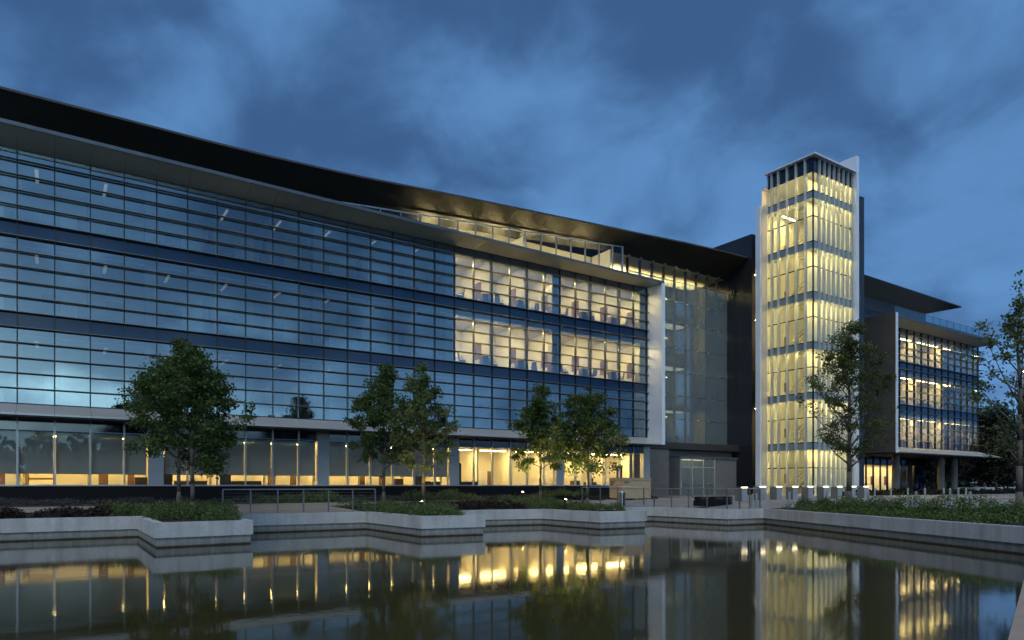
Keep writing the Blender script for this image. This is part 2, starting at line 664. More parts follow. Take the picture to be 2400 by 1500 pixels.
def drape(name, poly, mat, dz, step=1.0, holes=None, kind='structure'):
    poly = [Vector(p) for p in poly]
    pts = list(poly); n = len(pts)
    edges = [(i, (i + 1) % n) for i in range(n)]
    if holes:
        h0 = len(pts); pts += holes; m = len(holes)
        edges += [(h0 + i, h0 + (i + 1) % m) for i in range(m)]
    x0, x1 = min(p.x for p in poly), max(p.x for p in poly)
    y0, y1 = min(p.y for p in poly), max(p.y for p in poly)
    gx0, gx1, gy0, gy1 = max(x0, -36), min(x1, 62), max(y0, -13), min(y1, 46)
    for ix in range(math.ceil(gx0 / step), math.floor(gx1 / step) + 1):
        for iy in range(math.ceil(gy0 / step), math.floor(gy1 / step) + 1):
            x, y = ix * step, iy * step
            if inside(x, y, poly) and (not holes or not inside(x, y, holes)):
                pts.append(Vector((x, y)))
    r = mgeo.delaunay_2d_cdt(pts, edges, [], 0, 1e-5)
    vs_, fs_ = r[0], r[2]
    fs2 = []
    for f in fs_:
        cx = sum(vs_[i].x for i in f) / len(f); cyy = sum(vs_[i].y for i in f) / len(f)
        if inside(cx, cyy, poly) and (not holes or not inside(cx, cyy, holes)):
            fs2.append(f)
    me = bpy.data.meshes.new(name)
    me.from_pydata([(v.x, v.y, gh(v.x, v.y) + dz) for v in vs_], [], fs2)
    me.update()
    bm = bmesh.new(); bm.from_mesh(me)
    for f in bm.faces:
        if f.normal.z < 0:
            f.normal_flip()
    bm.to_mesh(me); bm.free()
    o = link(name, me, mat)
    return tag(o, kind=kind)


drape('ground', [(-420, -420), (420, -420), (420, 420), (-420, 420)], 'terrain', 0.0, 1.0, offset(PV, 0.2))
w = MB(); w.v = [(-60, -40, WATER), (40, -40, WATER), (40, 40, WATER), (-60, 40, WATER)]; w.f = [(0, 1, 2, 3)]
tag(w.build('water', 'pool_water'), kind='structure')
drape('walkway', [(-34, 34.2), (5.9, 34.0), (6.2, 31.6), (12.3, 31.3), (11.6, 34.2), (17.5, 35.4), (24, 34.6), (25.2, 36.4), (-34, 35.9)], 'walk_concrete', 0.02)
drape('plaza', [(25.2, 36.2), (24.7, 29.3), (29.0, 29.0), (29.5, 23.7), (32.4, 23.5), (36.6, 20.6), (34.4, 14.5), (33.6, 9.5), (130, 9.5), (130, 34.0), (58, 34.6), (56, 41.0), (41.6, 41.0), (41.6, 36.5)], 'plaza_paving', 0.02)
drape('road', [(35.4, 13.5), (34.6, 6.0), (140, -30), (140, 19.0), (60, 19.5)], 'asphalt', 0.05)

# pool wall: cast panels over a recessed plinth, all round the pool
wall = empty('pool_wall', (0, 31, COPE))
tag(wall, 'pale grey stepped concrete wall edging the pool, with planter projections', 'wall')
wall_inv = Vector(wall.location)
WTOP = COPE - 0.51


def wall_piece(name, mat, A, B, C, D, z0, z1):
    pts = [(q.x - wall_inv.x, q.y - wall_inv.y, z - wall_inv.z) for z in (z0, z1) for q in (A, B, C, D)]
    return MB().hexa(pts).build(name, mat, wall)


NP = len(PV)
for i in range(NP):
    j = (i + 1) % NP
    L = (PV[j] - PV[i]).length
    near = i in (16, 17)
    if i == NP - 1:
        continue
    n = max(1, round(L / (1.2 if near else 4.6)))
    for q in range(n):
        a, b = q / n, (q + 1) / n
        ga = 0.008 / L if q > 0 else 0
        gb = 0.008 / L if q < n - 1 else 0
        P = [PV[i].lerp(PV[j], a + ga), PV[i].lerp(PV[j], b - gb), OUT30[i].lerp(OUT30[j], b - gb), OUT30[i].lerp(OUT30[j], a + ga)]
        if near:
            wall_piece('coping_stone', 'sandstone', *P, COPE - 0.10 + random.uniform(-.003, .003), COPE)
        else:
            wall_piece('wall_panel', 'concrete', *P, WTOP, COPE + random.uniform(-.002, .002))
    P = [OUT08[i], OUT08[j], OUT30[j], OUT30[i]]
    wall_piece('plinth', 'plinth_concrete', *P, WATER - 0.4, (COPE - 0.10 if near else WTOP) - 0.002)

# ------------------------------------------------------------------ main office building
S = 1.524
X0 = -1.617
YF = 41.3
XM = [X0 + S * n for n in range(-2, 29)]           # mullion lines, the last at the right-hand end panel
ROWS = [4.96 + 0.7425 * i for i in range(17)]
LEV = {2: (4.96, 8.672), 3: (9.415, 13.127), 4: (13.87, 17.41)}     # vision glass of each upper floor
SPAN = [(8.672, 9.415), (13.127, 13.87)]


def fx(X):
    """top fascia line of the projecting frame, which falls slightly to the right"""
    return 17.88 - 0.0085 * (X + 2.2)


def wing(b, xm, yf, lit, seed, blind_to=-1, end_panel=True):
    """curtain wall with louvres, mullions, floors, offices and lamps; returns nothing"""
    rd = random.Random(seed)
    xa, xb = xm[0], xm[-1]
    nb = len(xm) - 1
    for fl, (z0, z1) in LEV.items():
        for i in range(nb):
            o = box('glass_pane', 'vision_glass', b, xm[i] + .03, xm[i + 1] - .03, yf - .012, yf + .012, z0 + .02, z1 - .02)
            o.rotation_euler = (rd.gauss(0, .0016), 0, rd.gauss(0, .0020))
    for (z0, z1) in SPAN:
        for i in range(nb):
            o = box('spandrel_panel', 'spandrel_glass', b, xm[i] + .03, xm[i + 1] - .03, yf - .012, yf + .03, z0 + .02, z1 - .02)
            o.rotation_euler = (rd.gauss(0, .0016), 0, rd.gauss(0, .0020))
    for x in xm:
        box('mullion', 'mullion_dark', b, x - .028, x + .028, yf - .10, yf + .10, 4.94, 17.41)
    for fl, (z0, z1) in LEV.items():
        for z in (z0, z1):
            box('transom', 'mullion_dark', b, xa, xb, yf - .05, yf + .06, z - .025, z + .025)
    for z in ROWS:
        if z > 4.97:
            box('louver', 'louver_metal', b, xa, xb + .25, yf - .31, yf - .07, z - .013, z + .013)
    # floors, ceilings and back walls
    for fl, (z0, z1) in LEV.items():
        box('floor_slab', 'carpet', b, xa, xb, yf + .12, yf + 9.0, z0 - .62, z0 - .10)
        box('ceiling', 'ceiling_white', b, xa, xb, yf + .55, yf + 9.0, z1 - .30, z1 - .22)
        box('back_wall', 'interior_white', b, xa, xb, yf + 4.3, yf + 4.45, z0 - .098, z1 - .302)


main = empty('office_building', (0, 0, 0))
tag(main, 'long glass-fronted office building with metal louvres, projecting silver frame and black roof', 'building')
LITMAIN = {(3, 9), (3, 10), (3, 11), (3, 12), (3, 13), (3, 14)}
wing(main, XM, YF, None, 3)


def office_fit(b, x0, x1, yf, z0, z1, lit, rd, first=False, panel=True):
    """one office two bays wide: partition, wall board, lamp, cabinet"""
    lamp = {2: 'lamp_cream', 1: 'lamp_dim', 0: None}[lit]
    box('partition', 'interior_white', b, x1 - .06, x1 + .06, yf + .22, yf + 4.29, z0 - .098, z1 - .302)
    if lit == 1:
        yl = yf + 1.0; xl = x0 + .75
        f = box('ceiling_light', 'mullion_silver', b, xl - .09, xl + .09, yl, yl + 1.9, z1 - .40, z1 - .302)
        box('diffuser', 'lamp_faint' if z0 < 13 else 'lamp_low', f, -.075, .075, -.94, .94, -.060, -.0495)
    elif lamp:
        yl = yf + 0.95
        xl = x0 + 0.55 + rd.uniform(-.05, .05)
        f = box('ceiling_light', 'mullion_silver', b, xl - .10, xl + .10, yl, yl + 1.9, z1 - .40, z1 - .302)
        box('diffuser', lamp, f, -.085, .085, -.94, .94, -.060, -.0495)
    if panel:
        box('wall_board', 'panel_brown', b, x1 - .10, x1 - .062, yf + 1.35, yf + 2.25, z0 + .75 + rd.uniform(-.04, .04), z0 + 1.95)
        box('cabinet', 'panel_brown', b, x1 - .55, x1 - .075, yf + .35, yf + .80, z0 - .095, z0 + .78)
    box('desk', 'desk_white', b, x0 + .25, x0 + 1.0, yf + 1.2, yf + 3.0, z0 + .60, z0 + .65)
    box('door', 'interior_grey' if rd.random() < .5 else 'panel_brown', b, x0 + .9, x0 + 1.8, yf + 4.26, yf + 4.298, z0 - .09, z0 + 2.1)


rd = random.Random(11)
for fl, (z0, z1) in LEV.items():
    for q in range(0, 15):
        x0, x1 = XM[2 * q], XM[2 * q + 2]
        lit = 1
        if fl in (3, 4) and q >= 9:
            lit = 2
        elif fl == 2 and q >= 9:
            lit = 1
        elif fl == 4 and q in (3,):
            lit = 0
        office_fit(main, x0, x1, YF, z0, z1, lit, rd)
    for n in (4, 10, 16, 22, 28):
        x = X0 + S * n - .12
        box('column', 'pilaster_grey', main, x - .42, x + .10, YF + .25, YF + .80, z0 - .095, z1 - .305)

# projecting frame: top soffit, fascia, end panel, sloped sill
YFR = 39.6
xa, xb = XM[0] - 1.0, 41.05
for i in range(len(XM) - 1):
    x, y = XM[i] + .006, XM[i + 1] - .006
    pts = []
    for X in (x, y):
        pts.append([(X, YF - .02, 17.43), (X, YFR + .02, fx(X)), (X, YFR + .02, fx(X) + .05), (X, YF - .02, 17.48)])
    MB().loft(pts[0], pts[1]).build('soffit_panel', 'silver_panel', main)
pts = [[(X, YFR, fx(X) - .03), (X, YFR, fx(X) + .15), (X, 44.1, fx(X) + .15), (X, 44.1, fx(X) + .06), (X, YFR + .02, fx(X) + .06), (X, YFR + .02, fx(X) - .03)] for X in (XM[0], 41.42)]
MB().loft(*pts).build('fascia', 'fascia_grey', main)
MB().loft([(X0 + 28 * S + .02, YF + .1, 4.3), (41.42, YF + .1, 4.3), (41.42, YFR + .03, 4.28), (41.15, YFR + .03, 4.28)],
          [(X0 + 28 * S + .02, YF + .1, 17.42), (41.42, YF + .1, 17.42), (41.42, YFR + .03, fx(41) - .035), (41.15, YFR + .03, fx(41) - .035)]).build('end_panel', 'white_panel', main)
MB().loft([(41.10, YFR - .03, 4.27), (41.45, YFR - .03, 4.27), (41.45, YFR + .028, 4.27), (41.10, YFR + .028, 4.27)],
          [(41.10, YFR - .03, fx(41) - .04), (41.45, YFR - .03, fx(41) - .04), (41.45, YFR + .028, fx(41) - .04), (41.10, YFR + .028, fx(41) - .04)]).build('end_trim', 'white_panel', main)
for i in range(0, len(XM) - 1):
    x, y = XM[i] + .006, XM[i + 1] - .006
    if i == len(XM) - 2:
        y = 41.14
    MB().loft(*[[(X, YF - .06, 4.93), (X, YFR, 4.36), (X, YFR, 4.27), (X, YF - .06, 4.30)] for X in (x, y)]).build('sill_panel', 'silver_panel', main)
box('underside', 'soffit_dark', main, XM[0], 41.42, YFR + .06, YF + .5, 4.20, 4.268)

# ground floor: glazing, pilasters, added dimming screens, lit rooms behind
PIL = [X0 + S * n for n in (-2, 4, 10, 16, 22, 28)]
GH0, GH1 = 0.97, 4.16
box('base_wall', 'base_black', main, XM[0], XM[-1] + .3, YF - .12, YF + .2, -.4, .90)
box('window_sill', 'mullion_silver', main, XM[0], XM[-1] + .3, YF - .18, YF + .2, .902, .97)
for x in PIL:
    box('pilaster', 'pilaster_grey', main, x - .40, x + .33, YF - .10, YF + .35, .972, 4.198)
for i in range(len(XM) - 1):
    a, b_x = XM[i], XM[i + 1]
    for x in PIL:
        if abs(x - a) < .01: a += .36
        if abs(x - b_x) < .01: b_x -= .43
    box('glass_pane', 'clear_glass', main, a + .03, b_x - .03, YF - .012, YF + .012, GH0 + .02, 3.60)
    box('transom_pane', 'parapet_glass', main, a + .03, b_x - .03, YF - .012, YF + .012, 3.68, GH1)
    if a == XM[i]:
        box('mullion', 'mullion_silver', main, a - .04, a + .04, YF - .10, YF + .08, .972, 4.198)
    if XM[i] < X0 + 15.9 * S:
        bl = box('dimming_screen', 'dimming_fabric', main, a + .05, b_x - .05, YF + .14, YF + .146, GH0 + .56, 3.68)
        box('screen_bar', 'mullion_dark', bl, -.5 * (b_x - a) + .06, .5 * (b_x - a) - .06, -.012, .012, -(3.68 - GH0 - .56) / 2 - .01, -(3.68 - GH0 - .56) / 2 + .012)
box('transom', 'mullion_dark', main, XM[0], XM[-1], YF - .05, YF + .06, 3.61, 3.67)
box('floor_slab', 'carpet', main, XM[0], XM[-1], YF + .2, YF + 9, .0, .12)
box('ceiling', 'ceiling_white', main, XM[0], XM[-1], YF + .5, YF + 9, 3.62, 3.70)
box('back_wall', 'interior_white', main, XM[0], XM[-1], YF + 4.6, YF + 4.8, .122, 3.618)
for q in range(15):
    x0, x1 = XM[2 * q], XM[2 * q + 2]
    box('partition', 'interior_white', main, x1 - .06, x1 + .06, YF + 2.0, YF + 4.59, .122, 3.617)
    f = box('ceiling_light', 'mullion_silver', main, x0 + .3, x0 + 2.5, YF + 2.0, YF + 2.2, 3.53, 3.617)
    box('diffuser', 'lamp_warm', f, -1.08, 1.08, -.085, .085, -.06, -.045)
    # each room is fitted out differently: boards, low screens, shelving, doors, seats
    kind = q % 5 if q not in (3, 8) else 4
    off = rd.uniform(-.2, .2)
    if kind in (0, 2):
        for dx in (0.35 + off, 1.75 + off):
            box('wall_board', 'panel_brown', main, x0 + dx, x0 + dx + rd.uniform(.3, .5), YF + 3.2, YF + 3.26, .13, 2.05 + rd.uniform(-.1, .03))
        box('low_screen', 'desk_white', main, x0 + .86 + off, x0 + 1.72 + off, YF + 3.2, YF + 3.24, .13, 2.02)
    if kind == 1:
        box('shelving', 'wood_tan', main, x0 + .3, x0 + 1.5, YF + 4.2, YF + 4.58, .13, 1.9)
        for z in (.55, .95, 1.35):
            box('shelf_gap', 'interior_white', main, x0 + .36, x0 + 1.44, YF + 4.17, YF + 4.198, z, z + .30)
    if kind == 3:
        box('door', 'carpet', main, x0 + .5 + off, x0 + 1.4 + off, YF + 4.54, YF + 4.598, .13, 2.3)
        box('cabinet', 'panel_brown', main, x0 + 1.7, x0 + 2.7, YF + 2.4, YF + 2.9, .13, 1.22)
        box('monitor', 'black_metal', main, x0 + 2.0, x0 + 2.5, YF + 2.6, YF + 2.64, 1.24, 1.56)
    if kind == 4:
        box('door', 'carpet', main, x0 + .25, x0 + .85, YF + .55, YF + .62, .13, 2.5)
        box('counter', 'panel_brown', main, x0 + 1.1, x0 + 2.8, YF + 1.6, YF + 2.1, .13, 1.18)
        box('counter_top', 'desk_white', main, x0 + 1.05, x0 + 2.85, YF + 1.55, YF + 2.15, 1.182, 1.22)
    if kind == 2:
        box('cabinet', 'panel_brown', main, x0 + 2.1, x0 + 2.7, YF + .9, YF + 1.4, .13, 1.3 + off * .5)

# clerestory and the upper roof
EDGE = [(-6, 19.93), (9, 19.95), (12.6, 20.05), (16.6, 20.21), (21.3, 20.52), (24.7, 20.72), (28.3, 20.92), (32.3, 21.13), (36.7, 21.39), (41, 21.6), (46.8, 21.94), (53, 22.18), (60, 22.3)]
HEAD = [(-6, 18.55), (10, 18.65), (14, 18.84), (16.4, 19.06), (19.4, 19.28), (22.1, 19.49), (25.6, 19.76), (31.3, 20.17), (35.8, 20.5), (41, 20.93), (60, 20.95)]
ze = lambda X: interp(X, EDGE) + EYE
zh = lambda X: interp(X, HEAD) + EYE
YC, YE = 44.2, 42.5
stops = [XM[0] + S * 2 * i for i in range(0, 21)]
stops = [x for x in stops if x < 55] + [55.98]
for i in range(len(stops) - 1):
    a, b_x = stops[i], stops[i + 1] - .01
    pts = [[(X, YE + .012, ze(X) - .10), (X, YC + .9, zh(X) - .35), (X, YC + .9, zh(X) - .27), (X, YE + .012, ze(X) - .03)] for X in (a, b_x)]
    MB().loft(*pts).build('roof_soffit_panel', 'roof_bronze', main)
m = MB()
for i in range(len(stops) - 1):
    a, b_x = stops[i], stops[i + 1]
    m.loft(*[[(X, YE, ze(X) - .12), (X, YE, ze(X)), (X, 62, ze(X) + 1.2), (X, 62, ze(X) + .9), (X, YE + .01, ze(X) - .12)] for X in (a, b_x)])
m.build('roof', 'roof_top', main)
nC = [n for n in range(5, 28)]
for n in nC:
    a, b_x = X0 + S * n + .35, X0 + S * (n + 1) + .35
    if b_x > 41: b_x = 40.95
    za, zb = zh(a) - .16, zh(b_x) - .16
    MB().loft([(a + .04, YC - .01, 17.98), (a + .04, YC + .01, 17.98), (a + .04, YC + .01, za), (a + .04, YC - .01, za)],
              [(b_x - .04, YC - .01, 17.98), (b_x - .04, YC + .01, 17.98), (b_x - .04, YC + .01, zb), (b_x - .04, YC - .01, zb)]).build('clerestory_pane', 'clear_glass', main)
    box('clerestory_mullion', 'pilaster_grey', main, a - .035, a + .035, YC - .07, YC + .07, 17.97, za)
    MB().loft([(a, YC - .08, za), (a, YC + .05, za), (a, YC + .05, za + .07), (a, YC - .08, za + .07)],
              [(b_x, YC - .08, zb), (b_x, YC + .05, zb), (b_x, YC + .05, zb + .07), (b_x, YC - .08, zb + .07)]).build('clerestory_head', 'mullion_silver', main)
    if n % 2 == 0 and n > 14:
        box('clerestory_light', 'lamp_clerestory', main, a + .1, b_x - .1, YC + 1.0, YC + 1.12, 18.06, 18.12)
    if n in (20, 26):
        box('partition', 'interior_white', main, b_x - .1, b_x, YC + .2, YC + 2.6, 17.99, zh(b_x) - .42)
box('clerestory_mullion', 'mullion_silver', main, 40.95, 41.07, YC - .09, YC + .07, 17.9, zh(41) - .1)
box('clerestory_floor', 'interior_grey', main, 0, 41.0, 44.12, 47.2, 17.7, 17.96)
box('clerestory_wall', 'interior_white', main, 0, 41.0, 47.22, 47.3, 17.7, 21.5)

# ------------------------------------------------------------------ entrance atrium
atr = empty('entrance_atrium', (48, 45, 0))
tag(atr, 'tall dim glass entrance hall between the office building and the dark core', 'building')
AO = Vector(atr.location)


def abox(name, mat, x0, x1, y0, y1, z0, z1, p=None):
    return box(name, mat, p or atr, x0 - AO.x, x1 - AO.x, y0 - AO.y, y1 - AO.y, z0 - AO.z, z1 - AO.z)


YA = 45.0
AXS = [on_y(x, 0, YA)[0] for x in (1474, 1503, 1531, 1558, 1584, 1610, 1635, 1660, 1683, 1704)]
AZ = [4.9, 7.2, 9.4, 11.6, 13.9, 16.2, 18.2, 20.2, 21.55]
for i in range(len(AXS) - 1):
    for j in range(len(AZ) - 1):
        if AXS[i + 1] < 41.6 and AZ[j + 1] < 17:
            continue
        o = abox('glass_pane', 'clear_glass' if j == 7 else 'frit_glass', AXS[i] + .01, AXS[i + 1] - .01, YA - .012, YA + .012, AZ[j] + .01, AZ[j + 1] - .01)
    x = AXS[i]
    if x > 41.5 or i == 0:
        abox('mullion', 'mullion_dark', x - .03, x + .03, YA + .05, YA + .35, 4.9 if x > 41.5 else 18, 21.4)
    for z in AZ[1:]:
        if x > 41.5 or z > 18:
            abox('glass_clamp', 'steel', x - .13, x + .13, YA - .05, YA - .014, z - .04, z + .04)
for z in AZ[:-1]:
    abox('transom', 'mullion_dark', 41.5 if z < 17 else AXS[0], 55.9, YA + .03, YA + .12, z - .03, z + .03)
# hall interior: bright upper ceiling, dim galleries
for i in range(11):
    abox('ceiling_panel', 'ceiling_white', 40.5 + 1.4 * i, 41.885 + 1.4 * i, YA + .3, YA + 7, 21.58, 21.63)
abox('hall_head', 'parapet_glass', AXS[0], 55.9, YA - .01, YA + .02, 21.56, 21.84)
abox('cross_beam', 'soffit_dark', 40.5, 55.9, YA + 3.3, YA + 3.5, 19.7, 20.9)
abox('hall_back_wall', 'interior_grey', 40.5, 55.9, YA + 7.0, YA + 7.2, .0, 21.57)
abox('hall_floor', 'carpet', 41.6, 55.9, YA - 4, YA + 7, .03, .06)
f = abox('cove_light', 'mullion_silver', 41.0, 55.8, YA + 3.55, YA + 3.95, 20.6, 20.7)
box('diffuser', 'lamp_cove', f, -7.2, 7.2, -.18, .18, .052, .06)
for z in (4.7, 9.2, 13.7, 18.1):
    abox('gallery_slab', 'interior_grey', 41.6, 55.9, YA + 3.2, YA + 6.9, z - .5, z)
    abox('gallery_rail', 'rail_glass', 41.7, 55.8, YA + 3.22, YA + 3.25, z, z + 1.05)
    f = abox('strip_light', 'mullion_silver', 43, 55, YA + 4.2, YA + 6.0, z - .6, z - .502)  # broad glowing panel added to wash the hall in dim light
    box('diffuser', 'lamp_dim', f, -5.9, 5.9, -.85, .85, -.06, -.05)
for x, z in ((46.5, 13.72), (49.6, 9.22), (52.2, 13.72)):
    abox('gallery_seat', 'chair_fabric', x, x + 1.7, YA + 3.8, YA + 4.6, z, z + .75)
abox('wood_wall', 'wood_tan', 41.7, 43.7, 43.6, 43.8, .03, 4.2)
abox('side_wall', 'block_side', 43.72, 46.18, 43.6, 43.8, .03, 4.2)
abox('bulkhead', 'soffit_dark', 41.5, 55.95, YA - 1.5, YA + .4, 4.25, 4.86)
abox('side_wall', 'block_side', 46.2, 55.9, YA - .6, YA - .4, .03, 4.24)
# glazed vestibule with two pairs of doors
vx0, vx1, vy = 47.0, 54.8, 43.0
abox('vestibule_roof', 'fascia_grey', vx0 - .1, vx1 + .1, vy - .1, YA - .65, 3.42, 3.62)
abox('vestibule_panel', 'block_side', 51.8, vx1, vy, vy + .1, .03, 3.41)
abox('vestibule_panel', 'block_side', vx0 - .12, vx0, vy, YA - .65, .03, 3.41)
for x in (47.05, 48.55, 50.05, 51.65):
    abox('door_frame', 'mullion_silver', x - .06, x + .06, vy - .03, vy + .09, .03, 3.41)
for x0, x1 in ((47.12, 48.48), (48.62, 49.98), (50.12, 51.58)):
    d = abox('glass_door', 'frit_glass', x0, x1, vy + .02, vy + .05, .08, 2.55)
    box('handle', 'steel', d, -.5, .5, -.09, -.05, -.26, -.20)
    abox('transom_pane', 'frit_glass', x0, x1, vy + .02, vy + .05, 2.68, 3.38)
abox('door_rail', 'mullion_silver', 47.05, 51.65, vy - .02, vy + .08, 2.57, 2.66)
f = abox('vestibule_light', 'mullion_silver', 47.6, 51.2, vy + .8, vy + 1.0, 3.33, 3.415)
box('diffuser', 'lamp_block', f, -1.75, 1.75, -.08, .08, -.055, -.044)

# ------------------------------------------------------------------ dark service core
core = empty('service_core', (58, 45, 0))
tag(core, 'black polished service core rising above the roof behind the stair tower', 'building')
KO = Vector(core.location)


def kbox(name, mat, x0, x1, y0, y1, z0, z1, p=None):
    return box(name, mat, p or core, x0 - KO.x, x1 - KO.x, y0 - KO.y, y1 - KO.y, z0 - KO.z, z1 - KO.z)


CX, CYY, CT = 56.0, 42.1, 25.3
zs = [0.0, 4.4, 8.8, 13.2, 17.6, 21.4, CT]
for z0, z1 in zip(zs, zs[1:]):
    for y0, y1 in ((CYY, 43.9), (43.9, 46.0), (46.0, 50.0)):
        kbox('cladding_panel', 'core_dark', CX, CX + .06, y0 + .006, y1 - .006, z0 + .006, z1 - .006)
    kbox('cladding_panel', 'core_dark', CX + .066, CX + .5, CYY, CYY + .06, z0 + .006, z1 - .006)
    kbox('cladding_panel', 'core_dark', 58.9, 65.5, CYY + .0, CYY + .06, z0 + .006, z1 - .006)
kbox('roof', 'roof_top', CX, 65.5, CYY + .07, 50, CT - .05, CT)
kbox('core_wall', 'side_dark', CX + .07, CX + .3, CYY + .07, 50, 0, CT - .06)
kbox('louvre_slot', 'mullion_silver', CX - .03, CX - .004, 44.4, 45.6, 22.6, 23.1)
# lobby windows in the front of the core, seen beside the tower
for fl in range(5):
    z = 0.1 + 4.45 * fl
    kbox('glass_pane', 'clear_glass', CX + .53, 57.25, CYY + .01, CYY + .03, z + .8, z + 4.35)
    kbox('glass_pane', 'clear_glass', 57.35, 58.85, CYY + .01, CYY + .03, z + .8, z + 4.35)
    kbox('spandrel_panel', 'spandrel_glass', CX + .53, 58.85, CYY + .01, CYY + .06, z, z + .78)
    kbox('ceiling', 'ceiling_white', CX + .31, 58.9, CYY + .1, 46, z + 4.2, z + 4.3)
    kbox('back_wall', 'interior_grey', CX + .31, 58.9, 46.0, 46.1, z + .1, z + 4.19)
    f = kbox('strip_light', 'mullion_silver', CX + .6, 58.7, CYY + 1.2, CYY + 1.35, z + 4.1, z + 4.19)
    box('diffuser', 'lamp_cream' if fl in (1, 3, 4) else 'lamp_dim', f, -.95, .95, -.06, .06, -.055, -.046)
kbox('mullion', 'mullion_silver', 57.26, 57.34, CYY - .06, CYY + .06, 0, CT - .3)
kbox('mullion', 'mullion_silver', 58.86, 58.94, CYY - .08, CYY + .06, 0, CT - .3)
# free-standing dark blade on the other side of the tower
slab = tag(MB().box(65.45, 66.15, 36.7, 46, 0, 29.2).build('dark_blade_wall', 'core_dark'), 'tall thin black wall just right of the lit stair tower', 'wall')
box('cap', 'fascia_grey', slab, 65.42, 66.18, 36.67, 46.02, 29.202, 29.26)
box('lightning_rod', 'steel', slab, 65.78, 65.82, 37.0, 37.04, 29.262, 30.0)

# ------------------------------------------------------------------ glass stair tower
tw = empty('stair_tower', (58.5, 37.5, 0))
tag(tw, 'brightly lit glass stair tower with frosted vertical fins', 'tower')
TO = Vector(tw.location)


def tbox(name, mat, x0, x1, y0, y1, z0, z1, p=None):
    return box(name, mat, p or tw, x0 - TO.x, x1 - TO.x, y0 - TO.y, y1 - TO.y, z0 - TO.z, z1 - TO.z)


TX0, TX1, TY0, TY1 = 55.4, 61.5, 35.3, 39.9
TL = [26.95 - 2.222 * i for i in range(13)]        # horizontal joints, every second one a floor
TTOP, TDARK = 30.0, 28.65
# left face glazing (x = TX0), five bays between fins; right face (y = TY0), eight bays
LY = [35.3, 35.95, 36.85, 37.75, 38.65, 39.35, 39.9]
RX = [55.4, 56.15] + [56.15 + (61.4 - 56.15) * i / 7 for i in range(1, 8)]
levels = [TDARK] + TL[:-1] + [0.15]
for j in range(len(levels) - 1):
    z1, z0 = levels[j], levels[j + 1]
    band = j >= 1 and (j - 1) % 2 == 0
    zt = z1 - .62 if band else z1
    for a, b_y in zip(LY, LY[1:]):
        tbox('glass_pane', 'tower_glass', TX0 - .012, TX0 + .012, a + .02, b_y - .02, z0 + .02, zt - .02)
        if band:
            tbox('spandrel_panel', 'tower_spandrel', TX0 - .012, TX0 + .03, a + .02, b_y - .02, zt, z1 - .02)
    for a, b_x in zip(RX, RX[1:]):
        tbox('glass_pane', 'tower_glass', a + .02, b_x - .02, TY0 - .012, TY0 + .012, z0 + .02, zt - .02)
        if band:
            tbox('spandrel_panel', 'tower_spandrel', a + .02, b_x - .02, TY0 - .012, TY0 + .03, zt, z1 - .02)
for a, b_y in zip(LY, LY[1:]):
    tbox('parapet_panel', 'parapet_glass', TX0 - .012, TX0 + .03, a + .02, b_y - .02, TDARK + .02, TTOP - .12)
for a, b_x in zip(RX, RX[1:]):
    tbox('parapet_panel', 'parapet_glass', a + .02, b_x - .02, TY0 - .012, TY0 + .03, TDARK + .02, TTOP - .12)
for z in TL[:-1] + [TDARK]:
    tbox('transom', 'black_metal', TX0 - .03, TX0 + .04, TY0, TY1, z - .035, z + .035)
    tbox('transom', 'black_metal', TX0, TX1, TY0 - .03, TY0 + .04, z - .035, z + .035)
tbox('corner_post', 'black_metal', TX0 - .05, TX0 + .05, TY0 - .05, TY0 + .05, .1, TTOP - .1)
for y in LY[1:-1]:
    tbox('fin', 'frosted_fin', TX0 - .38, TX0 - .04, y - .016, y + .016, .12, TTOP - .12)
    tbox('fin_rail', 'mullion_silver', TX0 - .05, TX0 + .05, y - .035, y + .035, .12, TTOP - .12)
for x in RX[1:]:
    tbox('fin', 'frosted_fin', x - .016, x + .016, TY0 - .25, TY0 - .04, .12, TTOP - .12)
    tbox('fin_rail', 'mullion_silver', x - .03, x + .03, TY0 - .05, TY0 + .05, .12, TTOP - .12)
tbox('roof', 'white_panel', TX0 - .45, TX1, TY0 - .45, TY1 + .05, TTOP - .10, TTOP + .03)
tbox('white_blade', 'white_panel', 61.52, 61.95, 34.85, 39.6, .02, 31.45)
tbox('white_pier', 'white_panel', 55.12, 55.36, 40.56, 41.05, .02, 27.3)
tbox('frosted_panel', 'frosted_fin', TX0 - .02, TX0 + .02, 39.95, 40.54, .05, 27.25)
tbox('corner_fin', 'white_panel', TX0 - .10, TX0 - .02, 39.91, 39.94, .05, TTOP - .12)
# inside: white walls, landings, stairs and lamps
tbox('back_wall', 'interior_white', TX0 + .05, TX1, TY1 + .66, TY1 + .76, .02, TDARK + .19)
tbox('side_wall', 'interior_white', TX1 - .12, TX1 + .01, TY0 + .06, TY1 + .65, .02, TDARK + .19)
tbox('top_ceiling', 'ceiling_white', TX0 + .05, TX1 - .13, TY0 + .05, TY1 + .65, TDARK + .2, TDARK + .3)
floors = TL[0::2]
f = tbox('strip_light', 'mullion_silver', TX0 + .9, TX1 - .4, TY0 + .07, TY0 + .19, TDARK + .1, TDARK + .18)
box('diffuser', 'lamp_tower', f, -2.3, 2.3, -.05, .05, -.052, -.042)
f = tbox('strip_light', 'mullion_silver', TX0 + .07, TX0 + .19, TY0 + .6, TY1 - .3, TDARK + .1, TDARK + .18)
box('diffuser', 'lamp_tower', f, -.06, .06, -1.2, 1.2, -.052, -.042)
tbox('light_catch_wall', 'interior_white', TX0 + 1.1, TX1 - .13, TY0 + 1.15, TY0 + 1.27, .02, TDARK - .06)  # white wall added to catch the strip light and brighten the right face
